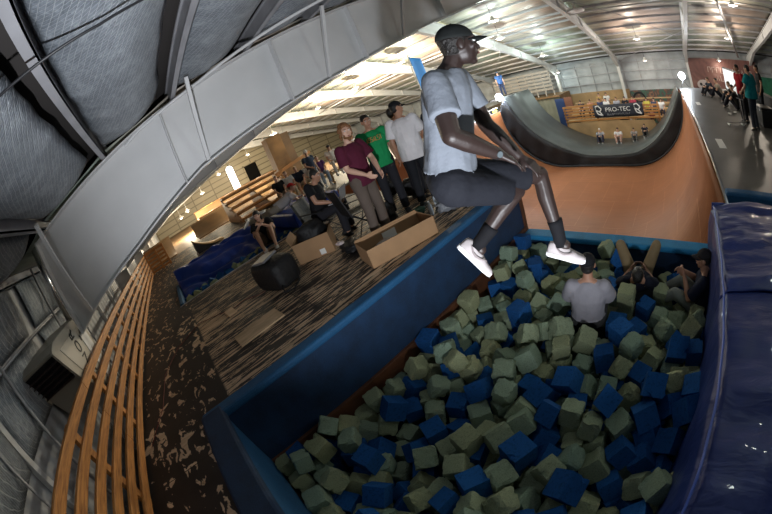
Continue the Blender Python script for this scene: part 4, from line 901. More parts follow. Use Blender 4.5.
# on the right deck
person('dark-haired person in a teal T-shirt and dark trousers standing on the right deck', pose(lean(STAND,-.02), elL=(-.26,.08,1.15), wrL=(-.2,.28,1.0)), (2.82,9.95,-.3), D(-.55,.55), 1.0, 'tan', (.008,.19,.22), (.03,.035,.05), False, 'black', 'short', None, (.03,.03,.03), .016, 1, loose=1.5, look=(-.8,.6,-.15), sleeve=.7)
person('person in a red and black top standing just left of the teal T-shirt', pose(STAND, wrR=(.1,.25,1.05)), (2.72,11.0,-.3), D(-.6,-.3), .98, 'tan', (.28,.012,.018), (.015,.015,.02), False, 'black', 'short', None, (.03,.03,.03), .02, 1, look=(-.9,-.2,-.1))
person('person all in black standing at the right edge of the deck', STAND, (3.85,12.0,-.3), D(-.9,.1), 1.0, 'tan', (.02,.02,.022), (.015,.015,.02), False, 'black', 'short', None, (.03,.03,.03), .022, 1, look=(-1,0,-.1))
for i, (x, y, sh, lb) in enumerate([(2.55,17.6,(.02,.03,.05),'person in navy sitting at the far end of the right deck, left of the screen'),(2.95,17.0,(.30,.25,.20),'person in tan sitting just left of the white screen on the right deck'),(3.30,15.2,(.02,.02,.02),'person in black sitting on the deck under the white screen'),(3.1,13.6,(.03,.03,.03),'person in black sitting on the deck behind the red and black top')]):
    person(lb, pose(GROUND, seated=(1,)), (x,y,-.30), D(-1,-.4+.3*i), 1.02, 'fair', sh, (.02,.02,.03), False, 'black' if i % 2 else 'brown', 'short', None, (.2,.2,.2), .025, 1, look=(-1,-.4,-.1), face=False)

# bleacher crowd: x, label bits
seatp = pose(SIT, seated=(1,))
crowd = [(-6.95,(.03,.03,.05),'black','left end of the far bleacher in dark clothes'),(-6.2,(.45,.22,.16),'brown','second from the left on the far bleacher, in a salmon top'),(-5.45,(.05,.06,.12),'black','far bleacher, in navy above the left emblem of the banner'),
 (-4.95,(.7,.7,.72),'black','far bleacher, in a white shirt above the banner'),(-4.15,(.35,.36,.42),'brown','far bleacher, in grey above the middle of the banner'),(-3.5,(.02,.02,.025),'black','far bleacher, in black above the right half of the banner'),(-2.9,(.35,.05,.08),'brown','far bleacher, in red above the right emblem of the banner')]
for i, (x, sh, ha, lb) in enumerate(crowd):
    person('spectator sitting on the '+lb, seatp, (x,24.0,-2.28), D(0,-1), 1.0, 'fair', sh, (.05,.05,.07), False, ha, 'short', None, (.1,.1,.1), .03, 0, look=(0,-1,-.1), name='person')
back = [(-5.15,25.6,(.6,.6,.6),'small spectator in pale grey in the back row, left of the white shirt'),(-5.75,25.6,(.4,.25,.1),'back row spectator in brown on the far bleacher'),(-1.9,24.6,(.55,.5,.1),'spectator in yellow and black right of the banner'),(-1.3,24.3,(.05,.06,.12),'spectator in dark blue right of the yellow one'),
        (-.75,23.9,(.7,.7,.72),'spectator in white at the right end of the far bleacher'),(-1.6,23.3,(.30,.08,.10),'spectator in dark red low at the right of the tan board')]
for x, y, sh, lb in back: person(lb, seatp, (x,y,-2.05 if y > 25 else -2.5 if y > 23.5 else -3.1), D(0,-1), 1.0, 'fair', sh, (.05,.05,.07), False, 'black', 'short', None, (.1,.1,.1), .03, 0, look=(0,-1,-.1))
low = [(-5.45,(.35,.37,.42),(.03,.03,.05),'person in grey sitting on the grey ramp floor left below the banner'),(-4.15,(.75,.75,.78),(.4,.25,.2),'person in a white T-shirt sitting on the grey ramp floor below the banner'),(-3.0,(.35,.33,.32),(.1,.1,.1),'person in a pale top at the foot of the tan board, right'),(-2.2,(.03,.03,.04),(.05,.05,.05),'person in black at the foot of the tan board, far right')]
gp = dict(GROUND); gp['seated'] = (1,)
for i, (x, sh, pa, lb) in enumerate(low):
    z = [-3.58,-3.60,-3.50,-3.26][i]
    person(lb, gp, (x,21.9,z), D(.1,-1), 1.08 if i < 2 else .9, 'fair', sh, pa, False, 'brown' if i else 'white', 'short', None, (.5,.5,.5), .026, 0, look=(0,-1,-.05))
# by the left flash
person('person in blue standing on the raised left wall above the bright lamp', STAND, (-11.0,20.2,.48), D(.6,-.8), 1.0, 'fair', (.05,.12,.30), (.03,.04,.08), False, 'black', 'short', (.03,.06,.12), (.1,.1,.1), .026, 0, look=(.5,-.8,0))
person('person in yellow and dark shorts on the far left deck beside the jumper', STAND, (-11.6,16.4,-.3), D(.8,-.5), .96, 'fair', (.62,.45,.06), (.02,.03,.10), True, 'brown', 'short', None, (.5,.5,.5), .026, 0, look=(.8,-.5,0))
person('person in dark grey on the far left deck between the yellow top and the lamp', STAND, (-11.7,18.2,-.3), D(.8,-.5), .96, 'fair', (.06,.08,.12), (.04,.04,.05), False, 'brown', 'short', None, (.1,.1,.1), .026, 0, look=(.8,-.5,0))
# ------------------------------------------------------------ far side: bleachers, banner, walls
BL = thing('far_bleacher', 'wooden slatted bleacher with a tan board front behind the grey ramp', 'bleacher', (-4.6,24,GZ))
build('front_board', MB().prism([(-8.4,-4.25),(-1.0,-4.25),(-1.45,-2.42),(-7.9,-2.36)], 'y', 22.72, 22.78), M['ply'], BL)
for i in range(6): build('front_slat', MB().box((-8.05,22.66,-2.30+i*.20),(-.9,22.71,-2.19+i*.20)) if i < 5 else MB().box((-8.05,22.62,-2.30+i*.20),(-5.4,22.72,-2.16+i*.20)), M['lumber'], BL, bevel=.004)
for x in (-8.0,-5.6,-3.3,-1.0): build('upright', MB().box((x-.05,22.78,-4.25),(x+.05,22.86,-1.25)), M['lumber'], BL)
for i, y in enumerate((23.75,24.9,26.0)):
    z = -2.28+i*.22; build('step', MB().box((-8.1,y-.9,z-.06),(.2,y+.25,z)), M['ply'], BL); build('seat_plank', MB().box((-8.1,y+.05,z+.38),(.2,y+.45,z+.44)), M['ply'], BL)
for x in (-8.05,-4,.1): build('support', MB().box((x,22.9,-4.3),(x+.1,26.3,-2.36)), M['ply_dark'], BL)
BN = thing('banner', 'black sponsor banner with white lettering and two white emblems on the far bleacher', 'banner', (-3.75,22.6,-2.2))
bcl = mat('banner_cloth', (.018,.022,.035), .6)
build('cloth', MB().grid(lambda u, v: (-5.75+3.65*u, 22.60+.02*math.sin(u*15), -2.10+.86*v-.03*math.sin(u*PI)), 40, 4), bcl, BN, smooth=True, thick=.01)
text('lettering', 'PRO-TEC', .40, frame_matrix((-3.95,22.555,-1.62),(1,0,0),(0,0,1)) @ Matrix.Diagonal((1.15,1,1,1)), M['white'], BN)
strokes('lettering', 14, 1.7, .10, frame_matrix((-3.95,22.555,-1.93),(1,0,0),(0,0,1)), M['purlin'], BN, 5, .012)
for s, x in ((1,-5.35),(-1,-2.5)):
    m = MB()
    for (a, b, c, d_) in ((-.22,.30,.0,.36),(.0,.36,.2,.12),(.2,.12,.05,-.05),(.05,-.05,.25,-.32),(-.22,.30,-.2,.05),(-.2,.05,.05,-.05),(-.2,.05,-.1,-.2),(-.1,-.2,.25,-.32)):
        m.beam((x+a,22.55,-1.66+b),(x+c,22.55,-1.66+d_),.012,.075,(0,0,1))
    build('emblem', m, M['white'], BN)
# wall claddings (part of the room)
wgm = wall_mat('grey_green_panel', (.20,.21,.17), 'X', .8, .2)
for j, z in enumerate((-.35,.45,1.2)): struct('trim_%d' % (310+j), MB().box((-18,30.02,z),(19,30.19,z+.07)), M['purlin'])
for j in range(24): struct('trim_%d' % (320+j), MB().box((-17.5+1.52*j,30.10,-1.0),(-17.46+1.52*j,30.19,1.5)), M['purlin'])
struct('trim_301', MB().box((-18,29.9,GZ),(-3.7,30.15,-1.0)), M['ply'])
mur = mat('mural_paint', (.1,.2,.15), .6); 
def mural(name, stops, sc):
    m = mat(name, (.2,.2,.2), .6); N, L, b = nodes(m); f = noise_n(m, texco(m, (1,1,1)), sc, 3, .6, 2.5); L.new(ramp(m, f, stops), b.inputs['Base Color']); return m
mur = mural('green_mural', [(.3,(.03,.06,.05)),(.40,(.05,.14,.10)),(.48,(.07,.06,.06)),(.56,(.22,.09,.05)),(.7,(.30,.25,.2))], .9)
red = mural('red_mural', [(.3,(.09,.035,.035)),(.5,(.16,.07,.06)),(.62,(.20,.10,.085)),(.8,(.30,.20,.18))], .35)
grn = mural('green_mural_right', [(.3,(.01,.06,.04)),(.5,(.02,.15,.09)),(.7,(.04,.10,.05))], .5)
wm_ = thing('wall_mural', 'green and orange painted mural on the far wall right of the banner', 'mural', (-1.2,29.9,-2.5)); build('painted_panel', MB().box((-3.6,29.8,GZ),(2.0,29.9,-1.15)), mur, wm_)
build('dark_swirl', MB().tube([(-2.9+.5*math.cos(a/10)*1,29.78,-1.75+.40*math.sin(a/10)) for a in range(0,52)], .09, 8), M['black'], wm_, smooth=True)
rw = thing('painted_wall', 'dark red painted wall with pale lettering and a skull face behind the right deck', 'mural', (6.4,29.4,-2)); build('painted_panel', MB().box((2.5,29.3,GZ),(9.4,29.5,1.35)), red, rw)
pale = mat('pale_lettering', (.50,.40,.36), .7)
strokes('lettering', 11, 4.6, .42, frame_matrix((6.5,29.26,.38),(1,0,-.04),(0,0,1)), pale, rw, 2, .03)
strokes('lettering', 8, 3.4, .38, frame_matrix((6.6,29.26,-.26),(1,0,-.04),(0,0,1)), pale, rw, 4, .03)
sk_ = MB().ell((3.55,29.27,-.75),(.62,.03,.40)); build('skull_head', sk_, mat('skull_paint', (.42,.36,.36), .7), rw, smooth=True)
for x in (3.3,3.8): build('skull_eye', MB().ell((x,29.235,-.7),(.13,.02,.12)), M['black'], rw, smooth=True)
gw = thing('painted_wall', 'green painted wall at the right edge of the hall', 'mural', (12,29.4,-2)); build('painted_panel', MB().box((9.5,29.3,GZ),(19,29.5,.2)), grn, gw)
# lattice rail above the far left
LR = thing('slatted_railing', 'pale slatted railing on the high far platform left of the lamp glare', 'railing', (-12.2,27,-.4))
for i in range(6): build('slat', MB().box((-15.5,27,-.1+i*.30),(-9.9,27.05,.08+i*.30)), mat('pale_slat', (.40,.37,.34), .6) if i == 0 else bpy.data.materials['pale_slat'], LR)
for x in [-15.4+.78*i for i in range(8)]: build('post', MB().box((x-.05,27.05,-.6),(x+.05,27.12,1.62)), bpy.data.materials['pale_slat'], LR)
FPl = thing('far_platform', 'tall plywood-clad platform under the pale slatted railing', 'platform', (-13,27,GZ))
build('deck', MB().box((-16.5,26.6,-.75),(-9.4,29.8,-.6)), M['ply_dark'], FPl); build('front_panel', MB().box((-16.5,26.9,GZ),(-9.4,26.98,-.75)), wgm, FPl); build('side_panel', MB().box((-9.5,26.9,GZ),(-9.4,29.8,-.75)), M['ply_dark'], FPl)
bb = thing('partition', 'dark blue upright partition beside the raised left ramp wall', 'partition', (-9.3,26.0,-2)); build('panel', MB().box((-9.7,25.9,GZ),(-8.9,26.0,-.85)), mat('panel_blue', (.02,.05,.16), .5), bb)
br = thing('partition', 'reddish brown upright partition right of the dark blue one', 'partition', (-8.5,26.0,-2)); build('panel', MB().box((-8.88,25.9,GZ),(-8.2,26.0,-.80)), mat('panel_brown', (.20,.08,.05), .5), br)
# flash heads on stands
def flash(label, p, zb, en, tgt):
    t = thing('studio_flash', label, 'lamp', (p[0],p[1],zb)); x, y, z = p; d = (Vector(tgt)-Vector(p)).normalized()
    build('pole', MB().cyl((x,y,zb+.35),(x,y,z-.1),.018), M['black'], t)
    for k in range(3): build('leg', MB().cyl((x,y,zb+.45),(x+.38*math.cos(2.1*k),y+.38*math.sin(2.1*k),zb+.01),.012), M['black'], t)
    c = Vector(p); build('flash_head', MB().cyl(c-d*.30, c-d*.02, .09, .13, 18), M['black'], t, smooth=True)
    build('flash_tube', MB().ell(c+d*.05, (.22,.22,.22), None, 18, 14), emis('flash_light_'+label[:5], (.86,.93,1), en), t, smooth=True)
flash('blazing white studio flash on the far left deck beside the raised ramp wall', (-10.42,18.35,.60), -.3, 240, (0,0,1.6))
flash('white studio flash glaring at the far end of the right deck', (1.16,21.3,.40), -.3, 190, (0,0,1.6))
# feather flag
ff = thing('feather_flag', 'tall blue feather flag on a white pole behind the jumper', 'flag', (-11.3,12.9,-.3))
build('pole', MB().tube([(-11.3,12.85,-.28),(-11.3,12.80,1.5),(-11.32,12.7,3.2),(-11.3,12.75,4.2)], .03), M['white'], ff, smooth=True)
build('flag_cloth', MB().grid(lambda u, v: (-11.3-.05*math.sin(u*5), 12.80+(.12 if v < .05 else .75)*u+.1*(1-v)*0, 1.2+2.9*v-.2*u), 8, 14), mat('flag_blue', (.02,.22,.65), .6), ff, smooth=True, thick=.01)
build('base', MB().box((-11.5,12.6,-.3),(-11.1,13.1,-.26)), M['black'], ff)

# right deck gear
sc_ = thing('projection_screen', 'white projection screen standing at the right side of the grey deck', 'screen', (3.6,16.3,-.3))
build('screen_sheet', MB().add([(3.53,18,1.02),(3.53,18,.06),(3.64,14.6,.0),(3.64,14.6,.95)], [(0,1,2,3)]), mat('screen_white', (.82,.84,.88), .5), sc_, thick=.02)
build('frame', MB().tube([(3.56,18.03,-.28),(3.56,18.03,1.06),(3.67,14.57,.99),(3.67,14.57,-.28)], .03), M['black'], sc_)
bx = thing('black_banner', 'black banner with white script leaning at the right edge of the deck', 'banner', (4.4,11.8,-.3))
build('cloth', MB().add([(4.1,14.3,-.29),(4.3,9.6,-.29),(4.35,9.6,.42),(4.15,14.3,.42)], [(0,1,2,3)]), M['blackcloth'], bx, thick=.03)
strokes('script', 4, 1.1, .42, frame_matrix((4.17,10.7,.08),(.04,-1,0),(.3,0,1)), M['white'], bx, 8, .03)
for i, (x, y, a, l_) in enumerate([(2.2,10.35,.3,'scooter lying on the right deck at the feet of the teal T-shirt'),(2.55,12.4,.9,'skateboard on the right deck behind the scooter')]):
    t = thing('skateboard' if i else 'kick_scooter', l_, 'skateboard' if i else 'scooter', (x,y,-.3), a); T_ = WM[t]
    def q(*p): return T_ @ Vector(p)
    build('board', MB().beam(q(-.36,0,.10), q(.36,0,.10), .17, .015), M['black'], t, bevel=.004)
    for s in (-1,1): build('wheel', MB().cyl(q(s*.28,-.08,.045), q(s*.28,.08,.045), .035), M['white'], t)
    if not i: build('stem', MB().cyl(q(.36,0,.1), q(.30,0,.75), .018), M['metal'], t); build('handlebar', MB().cyl(q(.30,-.25,.75), q(.30,.25,.75), .016), M['black'], t)
for i, (x, y, l_) in enumerate([(3.55,10.9,'black equipment case right of the teal T-shirt'),(3.5,13.4,'black equipment case below the black banner, farther back')]):
    t = thing('equipment_case', l_, 'case', (x,y,-.3)); build('case_body', MB().box((x-.25,y-.4,-.3),(x+.25,y+.4,.18)), M['black'], t, bevel=.02); build('case_lid', MB().box((x-.26,y-.41,.185),(x+.26,y+.41,.26)), M['black'], t, bevel=.02)
    for dy in (-.2,.2): build('latch', MB().box((x-.275,y+dy-.04,.14),(x-.26,y+dy+.04,.22)), M['metal'], t)
for i, (x, y, l_) in enumerate([(1.32,14.6,'pale sticker on the grey deck beside the coping, farther one'),(1.22,8.1,'pale sticker on the grey deck beside the coping, nearer one')]):
    s_ = thing('deck_sticker', l_, 'sticker', (x,y,-.3), .1*i); build('sticker', MB().box((x-.10,y-.42,-.299),(x+.10,y+.42,-.296)), M['white'], s_)

# ------------------------------------------------------------ far left hall
at_ = struct('window_1', MB().prism([(10.25,.3),(11.25,.3),(11.25,3.5)]+[(10.75+.5*math.cos(a*PI/10),3.5+.5*math.sin(a*PI/10)) for a in range(1,10)]+[(10.25,3.5)], 'x', -43.98, -43.9), emis('daylight_pane', (1,.98,.92), 3.2))
struct('trim_302', MB().tube([(-43.9,10.2,.3),(-43.9,10.2,3.5)]+[(-43.9,10.75-.55*math.cos(a*PI/10),3.5+.55*math.sin(a*PI/10)) for a in range(1,10)]+[(-43.9,11.3,3.5),(-43.9,11.3,.3),(-43.9,10.2,.3)], .06), M['wall_end'])
struct('window_2', MB().box((-43.98,12.7,.15),(-43.9,14.5,2.9)), mat('dark_opening', (.006,.006,.006), .9, spec=.05))
struct('trim_303', MB().box((-43.95,12.55,.0),(-43.85,12.7,3.05)).box((-43.95,14.5,.0),(-43.85,14.65,3.05)).box((-43.95,12.55,2.9),(-43.85,14.65,3.05)), M['wall_end'])
TW = thing('plywood_tower', 'tall orange-brown plywood tower rising behind the spectators', 'tower', (-16.5,7,GZ))
build('tower_body', MB().box((-17,6.35,GZ),(-16.3,7.2,2.95)), mat('tower_ply', (.30,.155,.05), .6, 0, .1, 6, .4, 1.3), TW)
build('side_board', MB().box((-17,7.22,GZ),(-16.5,7.75,2.9)), M['ply_dark'], TW)
build('ledge', MB().beam((-15.9,5.9,1.0),(-15.9,8.2,1.35),.1,.16), M['lumber'], TW)
LB = thing('stepped_bleacher', 'orange wooden stepped bleacher at the far left behind the long-haired person', 'bleacher', (-16,3.5,GZ))
for i in range(5):
    build('step', MB().box((-14.0-.55*i,2.9,.10+.27*i),(-13.45-.55*i,6.0,.18+.27*i)), M['lumber'], LB, bevel=.01); build('riser', MB().box((-14.02-.55*i,2.9,.02+.27*i),(-13.98-.55*i,6.0,.27*i+.10)), M['ply_dark'], LB)
for y in (2.92,4.4,5.9): build('stringer', MB().prism([(-13.5,.005),(-16.3,.005),(-16.3,1.15),(-13.5,.10)], 'y', y, y+.06), M['lumber'], LB)
def ramp_t(label, x0, x1, y0, y1, z0, H, flip, m, side=None):
    t = thing('quarter_pipe', label, 'skate ramp', ((x0+x1)/2,(y0+y1)/2,z0)); n = 12; L = x1-x0
    pf = [(L*i/n, H*(1-math.cos(math.radians(75)*i/n))/(1-math.cos(math.radians(75)))) for i in range(n+1)]
    if flip: pf = [(L-a, b) for a, b in pf][::-1]
    poly = [(x0+a, z0+b+.02) for a, b in pf]; base = [(x1,z0-.3),(x0,z0-.3)]
    build('side', MB().prism(poly+base, 'y', y0, y1), side or M['black'], t)
    build('transition', usheet([(a, b+.02) for a, b in poly], y0-.03, y1+.03), m, t, smooth=True, thick=.03)
qp = thing('quarter_pipe', 'small quarter pipe with a black side beyond the small pit', 'skate ramp', (-12.6,1.0,0)); pf = [(1.75-1.15*i/12, .02+.48*(i/12)**2.2) for i in range(13)]
build('side', MB().prism(pf+[(.60,0.0),(1.75,0.0)], 'x', -13.5, -12.6), M['black'], qp)
build('transition', MB().grid(lambda u, v: (-13.54+.98*v, 1.75-1.15*u, .03+.48*u**2.2), 12, 1), M['ply'], qp, smooth=True, thick=.03)
ramp_t('wide plywood quarter pipe at the back of the far left hall', -23.0,-20.5,1.5,6.0,-.3,.85, True, M['ply_dark'], M['ply_dark'])
ramp_t('plywood bank behind the end of the railing', -19.5,-17.1,-2.3,-.2,.0,.9, True, M['ply_dark'], M['ply_dark'])
FD = thing('back_platform', 'large plywood floor of the far left hall beyond the small pit', 'platform', (-23,2,GZ)); build('deck_surface', MB().box((-43.8,-2.4,-.36),(-17.05,14,-.30)), M['ply_dark'], FD)
for i, (x, y, zz, w_, l_) in enumerate([(-26,5.5,.55,6.,'long low plywood ledge across the far left hall'),(-33,7.5,.9,9.,'plywood box wall at the foot of the cream end wall')]):
    t = thing('plywood_ledge', l_, 'ledge', (x,y,-.3)); build('ledge_box', MB().box((x-.5,y-w_/2,-.30),(x+.5,y+w_/2,zz)), M['ply'], t); build('ledge_top', MB().box((x-.55,y-w_/2-.05,zz),(x+.55,y+w_/2+.05,zz+.05)), M['lumber'], t)
for i, (y, l_) in enumerate([(2.6,'grey rubbish bin at the far edge of the small pit, left one'),(2.95,'white bucket beside the grey bin behind the small pit')]):
    t = thing('bin' if i == 0 else 'bucket', l_, 'bin' if i == 0 else 'bucket', (-10.6,y,0)); build('bin_body', MB().lathe([(.13,0),(.16,.36),(.17,.38),(.15,.38),(.12,.03)], (-10.6,y,.0), 16), M['white'] if i else M['purlin'], t, smooth=True)
